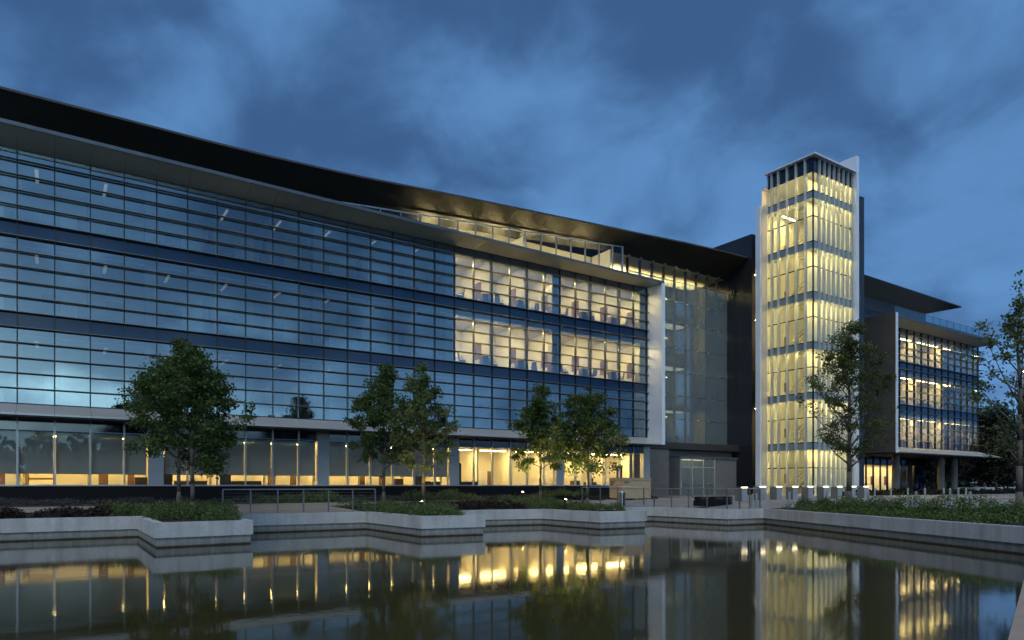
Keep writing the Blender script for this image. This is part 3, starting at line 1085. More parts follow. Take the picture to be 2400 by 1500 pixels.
for i, z in enumerate(floors):
    zf = z - .10
    tbox('landing', 'ceiling_white', TX0 + .06, TX0 + 1.5, TY0 + 1.3, TY1 + .65, zf - .275, zf)
    tbox('landing', 'ceiling_white', TX1 - 1.6, TX1 - .13, TY0 + 1.3, TY1, zf - 2.4, zf - 2.2)
    zl = zf - .36
    f = tbox('strip_light', 'mullion_silver', TX0 + .9, TX1 - .4, TY0 + .07, TY0 + .19, zf - .36, zf - .28)
    box('diffuser', 'lamp_tower', f, -2.3, 2.3, -.05, .05, -.052, -.042)
    tbox('slab_edge', 'ceiling_white', TX0 + .6, TX1 - .13, TY0 + .08, TY0 + 1.14, zf - .275, zf - .05)
    f = tbox('strip_light', 'mullion_silver', TX0 + .07, TX0 + .25, TY0 + .6, TY1 - .3, zf - .36, zf - .28)
    box('diffuser', 'lamp_tower', f, -.085, .085, -1.75, 1.75, -.052, -.042)
    if i == 0:
        f = tbox('strip_light', 'mullion_silver', TX0 + 1.9, TX1 - 1.9, TY1 - .30, TY1 - .12, zl - .0, zl + .08)
        box('diffuser', 'lamp_tower', f, -1.1, 1.1, -.075, .075, -.052, -.042)
    f = tbox('strip_light', 'mullion_silver', TX1 - 1.4, TX1 - .4, TY0 + 1.6, TY0 + 1.75, zl - 2.2, zl - 2.12)
    box('diffuser', 'lamp_tower', f, -.48, .48, -.06, .06, -.052, -.042)
    # two flights per storey
    for (y0, y1, za, zb) in ((TY0 + 1.5, TY0 + 2.7, zf, zf - 2.2), (TY0 + 2.9, TY1 - .35, zf - 4.4, zf - 2.2)):
        if min(za, zb) < .1: zb2 = .1
        xs0, xs1 = TX0 + 1.5, TX1 - 1.6
        fl_ = empty('stair_flight', (0, 0, 0)); fl_.parent = tw
        MB().loft([(xs0 - TO.x, y0 - TO.y, za), (xs1 - TO.x, y0 - TO.y, zb), (xs1 - TO.x, y0 - TO.y, zb - .28), (xs0 - TO.x, y0 - TO.y, za - .28)],
                  [(xs0 - TO.x, y0 + .06 - TO.y, za), (xs1 - TO.x, y0 + .06 - TO.y, zb), (xs1 - TO.x, y0 + .06 - TO.y, zb - .28), (xs0 - TO.x, y0 + .06 - TO.y, za - .28)]).build('stringer', 'steel_dim', fl_)
        for s_ in range(12):
            t = (s_ + .5) / 12
            x = xs0 + (xs1 - xs0) * t; z_ = za + (zb - za) * t
            box('step', 'desk_white', fl_, x - .13 - TO.x, x + .13 - TO.x, y0 + .06 - TO.y, y1 - TO.y, z_ - .08, z_ - .03)
        MB().tube((xs0 - TO.x, y0 + .03 - TO.y, za + .95), (xs1 - TO.x, y0 + .03 - TO.y, zb + .95), .03, n=6).build('handrail', 'steel_dim', fl_)
        MB().tube((xs0 - TO.x, y0 + .03 - TO.y, za + .55), (xs1 - TO.x, y0 + .03 - TO.y, zb + .55), .02, n=6).build('handrail', 'steel_dim', fl_)
    tbox('wall_board', 'panel_brown', TX1 - 2.6, TX1 - 2.0, TY1 + .60, TY1 + .65, zf - 3.5, zf - 2.6)
# lit strip window between the tower and the dark blade
tbox('link_glass', 'clear_glass', 62.0, 65.40, 38.2, 38.24, .1, 26)
for i, z in enumerate(floors):
    f = tbox('strip_light', 'mullion_silver', 64.9, 65.1, 38.6, 38.75, z - 4.0, z - 1.2)
    box('diffuser', 'lamp_clerestory', f, -.09, .09, -.09, -.078, -1.35, 1.35)
    tbox('spandrel_panel', 'spandrel_glass', 62.0, 65.40, 38.15, 38.19, z - .6, z)
tbox('link_wall', 'interior_white', 62.0, 65.4, 39.3, 39.4, .1, 26)

# ------------------------------------------------------------------ second office wing at the right
rw = empty('office_building', (80, 36, 0))
tag(rw, 'smaller lit office wing with dark side wall and pointed roof canopies at right', 'building')
WO = Vector(rw.location)
rw.location = (0, 0, 0)
XR = [70.2 + S * i for i in range(15)]
XR[-1] = 91.3
YR, YRF = 36.9, 35.2
wing(rw, XR, YR, None, 5, end_panel=False)
for z in ROWS:
    if z > 4.97:
        box('louver', 'louver_metal', rw, XR[-1] + .26, XR[-1] + .62, YR - .50, YR + 1.4, z - .02, z + .02)
box('end_glass', 'vision_glass', rw, XR[-1] + .03, XR[-1] + .06, YR + .1, YR + 9, 4.96, 17.4)
for fl, (z0, z1) in LEV.items():
    for i in range(1, 14) if fl == 2 else ():
        x = XR[i]
        box('blind_edge', 'interior_white', rw, x + .08, x + .20, YR + .5, YR + .56, z0 - .09, z1 - .31)
    for q in range(7):
        x0 = XR[2 * q]; x1 = XR[2 * q + 2]
        f = box('ceiling_light', 'mullion_silver', rw, x0 + .3, x1 - .3, YR + 1.6, YR + 1.8, z1 - .40, z1 - .302)
        w_ = (x1 - x0) / 2 - .35
        box('diffuser', 'lamp_warm' if 1 <= q <= 5 or fl == 2 else 'lamp_dim', f, -w_, w_, -.085, .085, -.06, -.0495)
        if q in (2, 4):
            box('partition', 'interior_white', rw, x1 - .06, x1 + .06, YR + 1.2, YR + 4.29, z0 - .098, z1 - .302)
        box('cabinet', 'panel_brown', rw, x0 + .4, x1 - .5, YR + 2.2, YR + 2.7, z0 - .09, z0 + 1.0)
        box('wall_board', 'interior_grey', rw, x0 + .3, x0 + 1.6, YR + 4.2, YR + 4.28, z0 + .2, z0 + 2.2)
# frame: dark side wall, white edge fin, canopies
box('side_wall', 'side_dark', rw, 69.3, 69.62, YRF + .06, 52, 4.25, 18.2)
box('side_wall', 'side_dark', rw, 69.5, 69.8, YR + 2.2, 52, 0, 4.24)
box('edge_fin', 'white_panel', rw, 69.25, 69.62, YRF - .02, YRF + .055, 4.2, 18.15)
MB().loft([(69.64, YR - .02, 17.43), (69.64, YRF, 17.75), (69.64, YRF, 17.95), (69.64, 40.2, 17.95), (69.64, 40.2, 17.43)],
          [(91.4, YR - .02, 17.43), (93.2, YRF, 17.72), (93.2, YRF, 17.92), (93.2, 40.2, 17.95), (91.4, 40.2, 17.43)]).build('canopy', 'silver_panel', rw)
box('fascia', 'fascia_grey', rw, 69.64, 93.25, YRF - .03, YRF - .004, 17.70, 17.98)
MB().loft([(69.64, YR - .06, 4.93), (69.64, YRF, 4.36), (69.64, YRF, 4.27), (69.64, 46, 4.27), (69.64, 46, 4.6)],
          [(91.3, YR - .06, 4.93), (93.6, YRF, 4.30), (93.6, YRF, 4.24), (93.6, 46, 4.24), (91.3, 46, 4.6)]).build('lower_canopy', 'silver_panel', rw)
box('underside', 'soffit_dark', rw, 69.5, 91.3, YRF + .1, 46, 4.15, 4.238)
# ground floor behind columns
YG = 40.2
gx = [69.9 + 1.45 * i for i in range(0, 12)]
for i in range(11):
    box('glass_pane', 'clear_glass' if i < 9 else 'parapet_glass', rw, gx[i] + .04, gx[i + 1] - .04, YG - .012, YG + .012, .15, 3.2)
    box('transom_pane', 'parapet_glass', rw, gx[i] + .04, gx[i + 1] - .04, YG - .012, YG + .012, 3.28, 4.14)
    box('mullion', 'black_metal', rw, gx[i] - .05, gx[i] + .05, YG - .1, YG + .08, .05, 4.14)
    if i < 9:
        box('wall_board', 'panel_brown', rw, gx[i] + .25, gx[i] + .85, YG + 1.95, YG + 1.99, 1.0, 2.0) if i % 2 else None
box('transom', 'black_metal', rw, gx[0], gx[-1], YG - .06, YG + .06, 3.2, 3.28)
box('lobby_wall', 'interior_white', rw, 69.9, 83.3, YG + 2.0, YG + 2.1, .1, 3.6)
box('lobby_wall', 'side_dark', rw, 83.3, 88, YG + 2.0, YG + 2.1, .1, 4.1)
box('lobby_floor', 'carpet', rw, 69.9, 86, YG + .1, YG + 2.0, .05, .1)
for i in range(5):
    f = box('ceiling_light', 'mullion_silver', rw, 70.3 + 2.6 * i, 72.3 + 2.6 * i, YG + .8, YG + .95, 3.3, 3.4)
    box('diffuser', 'lamp_warm', f, -.95, .95, -.065, .065, -.06, -.0505)
for x in (74.3, 84.2, 87.4):
    MB().tube((x, YR + .9, 0), (x, YR + .9, 4.148), .38, n=20).build('column', 'block_side', rw, smooth=False)
# set-back top storey, pointed upper roof, terrace rail
box('top_wall', 'soffit_dark', rw, 66.5, 84.9, 39.8, 40.0, 19.85, 21.2)
for i in range(9):
    box('top_pane', 'clear_glass', rw, 69.7 + 1.69 * i, 71.3 + 1.69 * i, 39.9, 39.92, 17.97, 19.84)
box('top_back_wall', 'interior_grey', rw, 66.5, 84.9, 43.5, 43.6, 17.96, 21)
MB().loft([(66.3, 38.1, 22.55), (66.3, 38.1, 22.42), (66.3, 39.85, 21.15), (66.3, 46, 21.15), (66.3, 46, 22.9)],
          [(90.0, 38.1, 22.35), (90.0, 38.1, 22.22), (84.95, 39.85, 21.15), (84.95, 46, 21.15), (90.0, 46, 22.6)]).build('roof', 'roof_bronze', rw)
for i in range(14):
    x = 70.2 + 1.55 * i
    box('rail_post', 'steel_dim', rw, x - .02, x + .02, YRF + .55, YRF + .59, 17.955, 18.95)
    if i < 13:
        box('rail_pane', 'rail_glass', rw, x + .03, x + 1.52, YRF + .56, YRF + .575, 18.02, 18.9)
box('top_rail', 'steel_dim', rw, 70.2, 90.4, YRF + .54, YRF + .60, 18.952, 18.99)

# ------------------------------------------------------------------ plants
def leaf_mesh(name, centers, size, mat, parent=None, aspect=0.62, up=0.0, jitter=0.35, droop=0.0, loc=None):
    """one diamond-shaped leaf (two triangles folded along the rib) per centre"""
    n = len(centers)
    c = np.asarray(centers, float)
    d = rng.normal(size=(n, 3)); d[:, 2] += up - droop
    d /= np.linalg.norm(d, axis=1)[:, None]
    e = rng.normal(size=(n, 3)); e -= (e * d).sum(1)[:, None] * d
    e /= np.linalg.norm(e, axis=1)[:, None]
    nn = np.cross(d, e)
    s = size * (1 + jitter * rng.uniform(-1, 1, n))[:, None]
    a = c - d * s * .5; b = c + d * s * .5
    l = c + e * s * aspect * .5 + nn * s * .12
    r = c - e * s * aspect * .5 + nn * s * .12
    v = np.stack([a, l, b, r], 1).reshape(-1, 3)
    f = np.arange(n * 4).reshape(n, 4)
    me = bpy.data.meshes.new(name)
    me.vertices.add(n * 4); me.vertices.foreach_set('co', v.ravel())
    me.loops.add(n * 4); me.loops.foreach_set('vertex_index', f.ravel().astype(np.int32))
    me.polygons.add(n); me.polygons.foreach_set('loop_start', (np.arange(n) * 4).astype(np.int32))
    me.update(calc_edges=True); me.validate()
    return link(name, me, mat, parent, loc)


def tree(name, label, x, y, h, crown_r, crown_z0, mat, nleaf, lsize, seed, trunk_r=.09, dens=1.0, shape='oval', group=None, lean=0.0, nlimb=22, cat='tree', upward=.75):
    rd = random.Random(seed)
    z0 = gh(x, y) - .05
    t = empty(name, (x, y, z0))
    tag(t, label, cat, group)
    wood = MB()
    segs = []

    def env(u):
        """crown radius at relative height u"""
        if shape == 'oval':
            return crown_r * (max(0, math.sin(math.pi * min(1, (u + .10) / 1.10) ** .72)) ** .72)
        if shape == 'cone':
            return crown_r * max(.06, (1 - u) ** .75) * min(1, (u + .12) * 5)
        return crown_r * max(.12, math.sin(math.pi * (u * .86 + .10)))

    # trunk
    pts = [Vector((0, 0, 0))]
    nseg = 9
    for i in range(1, nseg + 1):
        u = i / nseg
        pts.append(Vector((rd.gauss(0, .035) * u * 2 + lean * u, rd.gauss(0, .035) * u * 2, h * .95 * u)))
    for i in range(nseg):
        u0, u1 = i / nseg, (i + 1) / nseg
        ra = trunk_r * (1 - u0) ** .8 + .008; rb = trunk_r * (1 - u1) ** .8 + .008
        if i == 0: ra *= 1.45
        wood.tube(pts[i], pts[i + 1], ra, rb, 9)

    def at(z):
        q = max(0, min(nseg - 1e-6, z / (h * .95) * nseg)); i = int(q)
        return pts[i].lerp(pts[i + 1], q - i)

    ends = []
    for i in range(nlimb):
        u = (i + rd.random() * .7) / nlimb
        zb = crown_z0 + (h - crown_z0) * u * .86 - .15
        p = at(zb)
        ang = i * 2.4 + rd.uniform(-.4, .4)
        rr = env(min(1, u + .16)) * rd.uniform(.72, 1.05)
        rise = rr * upward * rd.uniform(.7, 1.3) + .15
        q = p + Vector((math.cos(ang) * rr, math.sin(ang) * rr, rise))
        mid = p.lerp(q, .5) + Vector((0, 0, -.10 * rr))
        r0 = trunk_r * .42 * (1 - u * .7)
        wood.tube(p, mid, r0, r0 * .6, 6); wood.tube(mid, q, r0 * .6, .006, 5)
        for k_ in range(6):
            tt = rd.uniform(.30, 1.0)
            a = (p.lerp(mid, tt * 2) if tt < .5 else mid.lerp(q, tt * 2 - 1))
            e = a + Vector((rd.gauss(0, .30), rd.gauss(0, .30), rd.uniform(.0, .45))) * crown_r * .42
            wood.tube(a, e, r0 * .25 + .004, .004, 4)
            ends.append(e); ends.append(a.lerp(e, .55))
        ends.append(q)
    ends.append(Vector((0, 0, h)) + Vector((lean, 0, 0)))
    # leaves gathered in uneven boughs around the limb ends, with gaps between them
    lob = []
    for e in ends:
        lob.append((e.x, e.y, e.z, crown_r * rd.uniform(.07, .16), rd.uniform(.3, 1.2)))
    for i in range(int(48 * dens)):
        u = rd.random() ** .9; ang = rd.uniform(0, 6.283)
        rr = env(u) * rd.uniform(.55, 1.0)
        p = at(crown_z0 + (h - crown_z0) * u)
        lob.append((p.x + math.cos(ang) * rr, p.y + math.sin(ang) * rr, crown_z0 + (h - crown_z0) * u, crown_r * rd.uniform(.13, .24), rd.uniform(2.0, 5.0)))
    L_ = np.array(lob)
    rep = np.maximum(2, (L_[:, 4] / L_[:, 4].sum() * nleaf)).astype(int)
    ctr = np.repeat(L_, rep, axis=0)
    dv = rng.normal(size=(len(ctr), 3)); dv /= np.linalg.norm(dv, axis=1)[:, None]
    rad = ctr[:, 3:4] * (rng.uniform(.15, 1.0, (len(ctr), 1)) ** .5) * (1 + .25 * rng.normal(size=(len(ctr), 1)))
    pos = ctr[:, :3] + dv * rad * np.array([1.15, 1.15, .8])
    wood.build('trunk', 'bark', t, smooth=True)
    leaf_mesh('crown', pos, lsize, mat, t, up=.1)
    return t


tree('maple_tree', 'broad dark maple in front of the left planter wall, pale trunk', 4.3, 28.4, 6.4, 2.05, 1.75, 'maple_leaf', 17000, .125, 1, .085)
tree('maple_tree', 'maple with dark trunk standing just behind the broad maple at left', 4.65, 34.6, 7.6, 2.3, 2.1, 'maple_leaf', 15000, .135, 2, .085)
tree('maple_tree', 'slim paler maple beside the glowing uplight in the middle planter', 13.9, 28.1, 6.8, 1.45, 2.0, 'pale_leaf', 9500, .12, 3, .085, .8)
tree('maple_tree', 'dark full maple left of the slim paler one', 14.3, 33.6, 7.3, 1.95, 2.0, 'maple_leaf', 16000, .135, 4, .085)
tree('maple_tree', 'maple with yellow-lit lower leaves in the third planter, nearest the crate', 22.9, 27.3, 6.35, 1.95, 2.1, 'maple_leaf', 17000, .125, 5, .085)
tree('maple_tree', 'uplit maple just left of the one nearest the crate', 24.1, 33.1, 6.9, 1.9, 2.0, 'maple_leaf', 15000, .135, 6, .085)
tree('oak_tree', 'tall fine-leaved oak in front of the stair tower', 33.5, 19.35, 9.4, 2.15, 2.2, 'oak_leaf', 12500, .115, 7, .13, .8, 'oak', nlimb=30, upward=.95)
tree('oak_tree', 'tall sparse oak at the right edge of the picture', 30.5, 10.9, 9.3, 1.65, 1.9, 'pale_leaf', 4200, .125, 8, .12, .35, 'oak', nlimb=24, upward=1.2)

# background trees beyond the right wing
BT = [(96, 44, 13, 4.0), (101, 40, 11, 3.6), (106, 47, 14, 4.4), (112, 42, 12, 3.8), (110, 36, 9.5, 3.4), (119, 46, 13, 4.2), (94, 36, 6.2, 2.5), (116, 33, 10, 3.4), (124, 38, 11, 4)]
BL = ['dark tree close behind the right wing corner', 'dark rounded tree second from the right wing corner', 'tall dark tree beyond the right wing, third out', 'dark tree under the farther street lamp',
      'low dark tree left of the pavilion', 'dark tree at the far back right of the wing', 'small berry-flecked tree under the lower canopy', 'dark tree behind the low white wall', 'outermost dark tree at the right background']
for i, (x, y, h, r) in enumerate(BT):
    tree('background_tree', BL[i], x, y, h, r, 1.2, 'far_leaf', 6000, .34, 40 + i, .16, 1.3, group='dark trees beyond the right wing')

# woods across the pool behind the camera: seen only in the window reflections
wp = []
for i in range(300):
    a = rng.uniform(-190, 150); dpt = rng.uniform(-118, -98)
    hh = rng.uniform(8, 15)
    for q in range(110):
        u = rng.uniform(.02, 1)
        rr = 3.6 * math.sin(math.pi * min(1, u * .8 + .2)) ** .6 + .4
        an = rng.uniform(0, 6.283)
        wp.append((a + math.cos(an) * rr, dpt + math.sin(an) * rr, hh * u))
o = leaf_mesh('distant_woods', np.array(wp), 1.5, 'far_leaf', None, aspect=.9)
tag(o, 'dark line of woods across the pool, behind the viewpoint', 'woods', kind='stuff')
wp = []
for i in range(120):
    a = rng.uniform(88, 330); dpt = rng.uniform(62, 92) + (a - 88) * .12
    hh = rng.uniform(6, 11)
    for q in range(90):
        u = rng.uniform(.0, 1)
        rr = 3.4 * math.sin(math.pi * min(1, u * .8 + .2)) ** .6 + .4
        an = rng.uniform(0, 6.283)
        wp.append((a + math.cos(an) * rr, dpt + math.sin(an) * rr, hh * u))
o = leaf_mesh('distant_woods', np.array(wp), 1.1, 'far_leaf', None, aspect=.9)
tag(o, 'dark mass of woods on the horizon behind the right wing', 'woods', kind='stuff')


def cover(name, label, poly, hgt, mat, n, lsize, mound=.9, aspect=.22, up=.9, cat='ground cover', clump=None):
    """mounded low planting over a polygon"""
    x0, x1 = min(p[0] for p in poly), max(p[0] for p in poly)
    y0, y1 = min(p[1] for p in poly), max(p[1] for p in poly)
    hs = []
    area = (x1 - x0) * (y1 - y0)
    nc = clump or int(area * 1.1)
    cl = []
    while len(cl) < nc:
        x, y = rng.uniform(x0, x1), rng.uniform(y0, y1)
        if inside(x, y, poly):
            cl.append((x, y, rng.uniform(.45, .85), hgt * rng.uniform(.6, 1.1)))
    pts = []
    per = n // nc
    for (x, y, r, h) in cl:
        g0 = gh(x, y)
        th = rng.uniform(0, 6.283, per); ph = np.arccos(rng.uniform(0, 1, per))
        rr = rng.uniform(.45, 1.0, per) ** .6
        px = x + np.cos(th) * np.sin(ph) * r * rr
        py = y + np.sin(th) * np.sin(ph) * r * rr
        pz = g0 + .02 + np.cos(ph) * h * rr * (1 + rng.normal(0, .10, per))
        pts.append(np.stack([px, py, np.maximum(pz, g0 + .02)], 1))
    o = leaf_mesh(name, np.vstack(pts), lsize, mat, None, aspect=aspect, up=up)
    return tag(o, label, cat, kind='stuff')


cover('juniper_cover', 'spreading green juniper filling the left planter', [(3.2, 26.1), (5.3, 26.2), (5.4, 31), (7.0, 33.3), (.8, 34.0), (2.2, 32.2), (3.3, 31.2)], .62, 'juniper_leaf', 15000, .15, clump=44)
cover('juniper_cover', 'green juniper filling the middle planter around the glowing uplight', [(12.7, 25.5), (14.6, 25.2), (14.6, 33.5), (12.0, 34.0), (12.6, 31)], .48, 'juniper_leaf', 12000, .14, clump=40)
cover('juniper_cover', 'green juniper filling the third planter below the crate', [(21.8, 25.0), (23.8, 24.9), (23.9, 31), (26, 32.6), (18.5, 33.4), (21.6, 30.4)], .46, 'juniper_leaf', 13000, .14, clump=50)
cover('barberry_cover', 'dark purple-brown low planting along the wall at far left', [(-14, 32.1), (2.3, 31.9), (2.0, 33.6), (-14, 33.8)], .42, 'barberry_leaf', 14000, .11, aspect=.5, up=.2)
cover('barberry_cover', 'dark low planting behind the wall between the middle and third planters', [(15.5, 30.8), (21, 29.8), (21, 32.8), (15.6, 33.4)], .38, 'barberry_leaf', 7000, .11, aspect=.5, up=.2)
cover('barberry_cover', 'dark low planting in the strip in front of the entrance', [(25.2, 33.2), (35, 33.6), (35, 35), (25.4, 35)], .30, 'barberry_leaf', 5000, .12, aspect=.5, up=.2)
cover('lavender_cover', 'grey-mauve lavender strip at the foot of the building', [(-8, 38.2), (31, 38.2), (31, 40.6), (-8, 40.6)], .36, 'lavender_leaf', 20000, .13, aspect=.18, up=1.2)
cover('juniper_cover', 'green juniper patch behind the cable railing, below the black base wall', [(8.5, 37.0), (13.0, 36.8), (13.0, 38.2), (8.5, 38.3)], .62, 'juniper_leaf', 4500, .15, clump=13)
cover('juniper_cover', 'grey-green juniper patch below the base wall, right of the middle planter', [(17.6, 36.4), (21.5, 36.2), (21.5, 37.9), (17.6, 38.0)], .66, 'pale_leaf', 4500, .15, clump=12)
cover('juniper_cover', 'green juniper patch below the base wall, left of the crate', [(27.5, 37.0), (31.0, 37.0), (31.0, 38.6), (27.5, 38.6)], .70, 'juniper_leaf', 4000, .15, clump=11)
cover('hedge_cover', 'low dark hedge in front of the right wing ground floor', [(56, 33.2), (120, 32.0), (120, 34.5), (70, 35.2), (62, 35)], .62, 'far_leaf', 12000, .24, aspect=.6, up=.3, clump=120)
cover('hedge_cover', 'low green planting under the shrubs along the right pool wall', [(32.2, 22.2), (33.9, 21.2), (29.2, 8.8), (25.0, 8.9)], .34, 'shrub_leaf', 16000, .10, aspect=.5, up=.4, clump=120)
drape('planting_bed', [(32.1, 22.6), (35.8, 20.2), (32.6, 12.0), (31.0, 7.0), (24.2, 7.6)], 'mulch', 0.03)

SH = []
for i in range(13):
    t = i / 12
    bx, by = 32.9 + (27.2 - 32.9) * t, 21.3 + (9.6 - 21.3) * t
    SH.append((bx + random.uniform(-.4, .6), by + random.uniform(-.3, .3), random.uniform(.55, .72) if i not in (7, 9, 10) else .88))
ordn = ['leftmost', 'second', 'third', 'fourth', 'fifth', 'sixth', 'seventh', 'eighth', 'ninth', 'tenth', 'eleventh', 'twelfth', 'rightmost']
for i, (x, y, h) in enumerate(SH):
    n = 900
    th = rng.uniform(0, 6.283, n); ph = np.arccos(rng.uniform(-.1, 1, n)); rr = rng.uniform(.35, 1, n) ** .5
    r = h * .95
    p = np.stack([np.cos(th) * np.sin(ph) * r * rr, np.sin(th) * np.sin(ph) * r * rr, .08 + np.maximum(0, np.cos(ph)) * h * rr * (1 + rng.normal(0, .12, n))], 1)
    s = empty('shrub', (x, y, gh(x, y)))
    tag(s, f'{"tall rounded" if h > .8 else "low rounded"} green shrub along the right pool wall, {ordn[i]} of the row', 'shrub', 'shrubs along the right pool wall')
    leaf_mesh('foliage', p, .105, 'shrub_leaf' if i % 3 else 'juniper_leaf', s, aspect=.4, up=.5)
    m = MB()
    for q in range(5):
        a = q * 1.256 + i
        m.tube((0, 0, -.03), (math.cos(a) * r * .5, math.sin(a) * r * .5, h * .6), .014, .005, 5)
    m.build('stem', 'bark', s)

# ------------------------------------------------------------------ railings
def railing(label, pts, zt):
    o0 = Vector((pts[0][0], pts[0][1], zt))
    r = empty('cable_railing', o0)
    tag(r, label, 'railing', 'cable railings along the pool')
    P = [Vector((p[0], p[1], p[2] if len(p) > 2 else zt)) - o0 for p in pts]
    for p in P:
        MB().box(-.028, .028, -.028, .028, 0, 1.05).build('post', 'steel_dim', r, p)
        MB().box(-.06, .06, -.06, .06, -.002, .012).build('post_base', 'steel', r, p)
    for a, b in zip(P, P[1:]):
        MB().tube(a + Vector((0, 0, 1.07)), b + Vector((0, 0, 1.07)), .026, n=8).build('top_rail', 'steel', r)
        for i in range(7):
            z = .13 + .13 * i
            MB().tube(a + Vector((0, 0, z)), b + Vector((0, 0, z)), .0045, n=4).build('cable', 'steel_dim', r)
    return r


railing('steel cable railing on the pool wall between the left and middle planters',
        [(on_y(x, 0, 31.2)[0], 31.2 - .03 * i) for i, x in enumerate((522, 587, 650, 710, 768, 824, 876))], COPE)
railing('steel cable railing on the pool wall in front of the entrance',
        [(28.75, 28.3), (28.8, 27.0), (28.85, 25.8), (28.95, 24.6), (29.1, 23.42), (30.0, 23.33), (30.75, 23.27), (31.55, 23.22)], COPE)
railing('short steel cable railing behind the third planter, beside the crate',
        [(25.6, 31.0, gh(25.6, 31)), (27.0, 31.0, gh(27, 31)), (28.4, 31.0, gh(28.4, 31)), (29.8, 30.2, gh(29.8, 30.2))], 0)

# ------------------------------------------------------------------ crate, bin, bench
cr = empty('wooden_crate', (30.2, 32.5, gh(31.2, 33)), 0.0)
tag(cr, 'large plywood shipping crate with stencilled black numbers', 'crate')
m = MB().box(0, 2.5, 0, 1.25, .10, 1.40); m.build('body', 'plywood', cr)
for z0, z1 in ((.10, .20), (.74, .82), (1.27, 1.40)):
    box('batten', 'plywood', cr, -.025, 2.525, -.028, -.002, z0 + .001, z1 - .001)
    box('batten', 'plywood', cr, -.028, -.002, 0, 1.25, z0 + .001, z1 - .001)
for x in (.02, 1.2, 2.36):
    box('batten', 'plywood', cr, x, x + .10, -.024, -.002, .202, .738)
for y in (.5,):
    box('batten', 'plywood', cr, -.024, -.002, y, y + .10, .202, .738)
box('lid', 'plywood', cr, -.04, 2.54, -.04, 1.29, 1.402, 1.43)
for x in (.1, 1.15, 2.2):
    box('skid', 'plywood', cr, x, x + .12, .01, 1.24, 0, .098)
MB().loft([(-.03 - .07 * math.sin(a), 1.0, 1.0 + .07 * math.cos(a)) for a in [i * math.pi / 6 for i in range(12)]],
          [(-.03 - .07 * math.sin(a), 1.02, 1.0 + .07 * math.cos(a)) for a in [i * math.pi / 6 for i in range(12)]]).build('rope_handle', 'black_metal', cr)


def stencil(txt, size, loc, rot):
    cu = bpy.data.curves.new('stencil', 'FONT'); cu.body = txt; cu.size = size; cu.extrude = .002
    to = bpy.data.objects.new('tmp', cu); COL.objects.link(to)
    dg = bpy.context.evaluated_depsgraph_get()
    me = bpy.data.meshes.new_from_object(to.evaluated_get(dg))
    bpy.data.objects.remove(to)
    return link('stencil_number', me, 'stencil_black', cr, loc, rot)


stencil('799', .26, (.12, -.006, 1.02), (R(90), 0, 0))
stencil('799', .26, (-.006, 1.16, 1.02), (R(90), 0, R(-90)))

tb = empty('litter_bin', (27.6, 29.75, gh(27.6, 29.75)))
tag(tb, 'slim perforated steel litter bin beside the wooden crate', 'bin')
nS = 26
for i in range(nS):
    a = 2 * math.pi * i / nS
    if 4.2 < a < 4.75 or 1.2 < a < 1.6:
        continue
    MB().box(-.018, .018, -.006, .006, .06, .86 if not 4.75 <= a < 5.6 else .70).build('slat', 'steel', tb, (.20 * math.cos(a), .20 * math.sin(a), 0)).rotation_euler = (0, 0, a + math.pi / 2)
MB().tube((0, 0, .02), (0, 0, .74), .17, n=20).build('liner', 'black_metal', tb)
MB().tube((0, 0, .0), (0, 0, .055), .205, n=24).build('base_ring', 'steel', tb)
MB().tube((0, 0, .865), (0, 0, .90), .21, .19, n=24).build('lid', 'steel', tb)

bx0 = on_y(1612, 1188, 25.5)
be = empty('bench', (30.6, 26.0, gh(31.5, 26)))
tag(be, 'long low black slatted bench behind the pool railing', 'bench')
box('plinth', 'base_black', be, -.9, 1.75, -.22, .22, 0, .30)
for i in range(5):
    box('front_slat', 'base_black', be, -1.0, 1.85, -.27, -.235, .05 + .085 * i, .12 + .085 * i)
for i in range(5):
    box('seat_slat', 'base_black', be, -1.0, 1.85, -.26 + .108 * i, -.17 + .108 * i, .47, .51)
for x in (-.8, .4, 1.6):
    box('bracket', 'black_metal', be, x, x + .06, -.228, .23, .302, .468)

# ------------------------------------------------------------------ block bollards with lamps, steel posts
def blk(x, y, label):
    b = empty('light_block', (x, y, gh(x, y)))
    tag(b, label, 'block', 'light blocks across the plaza')
    MB().box(0, .52, 0, .50, -.1, .84).build('block', 'block_side', b)
    MB().box(.02, .50, -.035, -.002, -.1, .80).build('face_panel', 'block_face', b)
    c = MB().box(-.012, .532, -.06, .50, .875, .905).build('cap', 'block_side', b)
    MB().box(.0, .52, -.045, .02, .842, .874).build('lamp', 'lamp_block', b)
    return b


BX = [(1722, 1179), (1733, 1177), (1776, 1174), (1822, 1172), (1860, 1171.6), (1896, 1171), (1930, 1170.4), (1962, 1169.8), (1991, 1169.2), (2019, 1168.6)]


def pix_ground(px, py):
    t = (px - 1200) / 1600; s = (1138 - py) / 1600
    best = None
    d = 12.0
    while d < 120:
        r = t * d
        x, y = r * SN + d * CS, -r * CS + d * SN
        if EYE + s * d <= gh(x, y):
            return x, y
        d += .05
    return x, y


words = ['farthest left, beside the entrance,', 'second from the entrance,', 'third from the entrance,', 'fourth from the entrance,', 'fifth from the entrance,', 'sixth from the entrance,', 'seventh from the entrance,', 'eighth, half behind the oak trunk,', 'last before the right wing,']
bl = [pix_ground(px, py) for px, py in ((1738, 1176), (1781, 1173.5), (1820, 1172), (1858, 1171.6), (1894, 1171), (1930, 1170.4), (1963, 1169.8), (1995, 1169.2), (2025, 1168.6))]
for (x, y), wd in zip(bl, words):
    blk(x, y, f'grey security block with lit top edge, {wd} in a row')

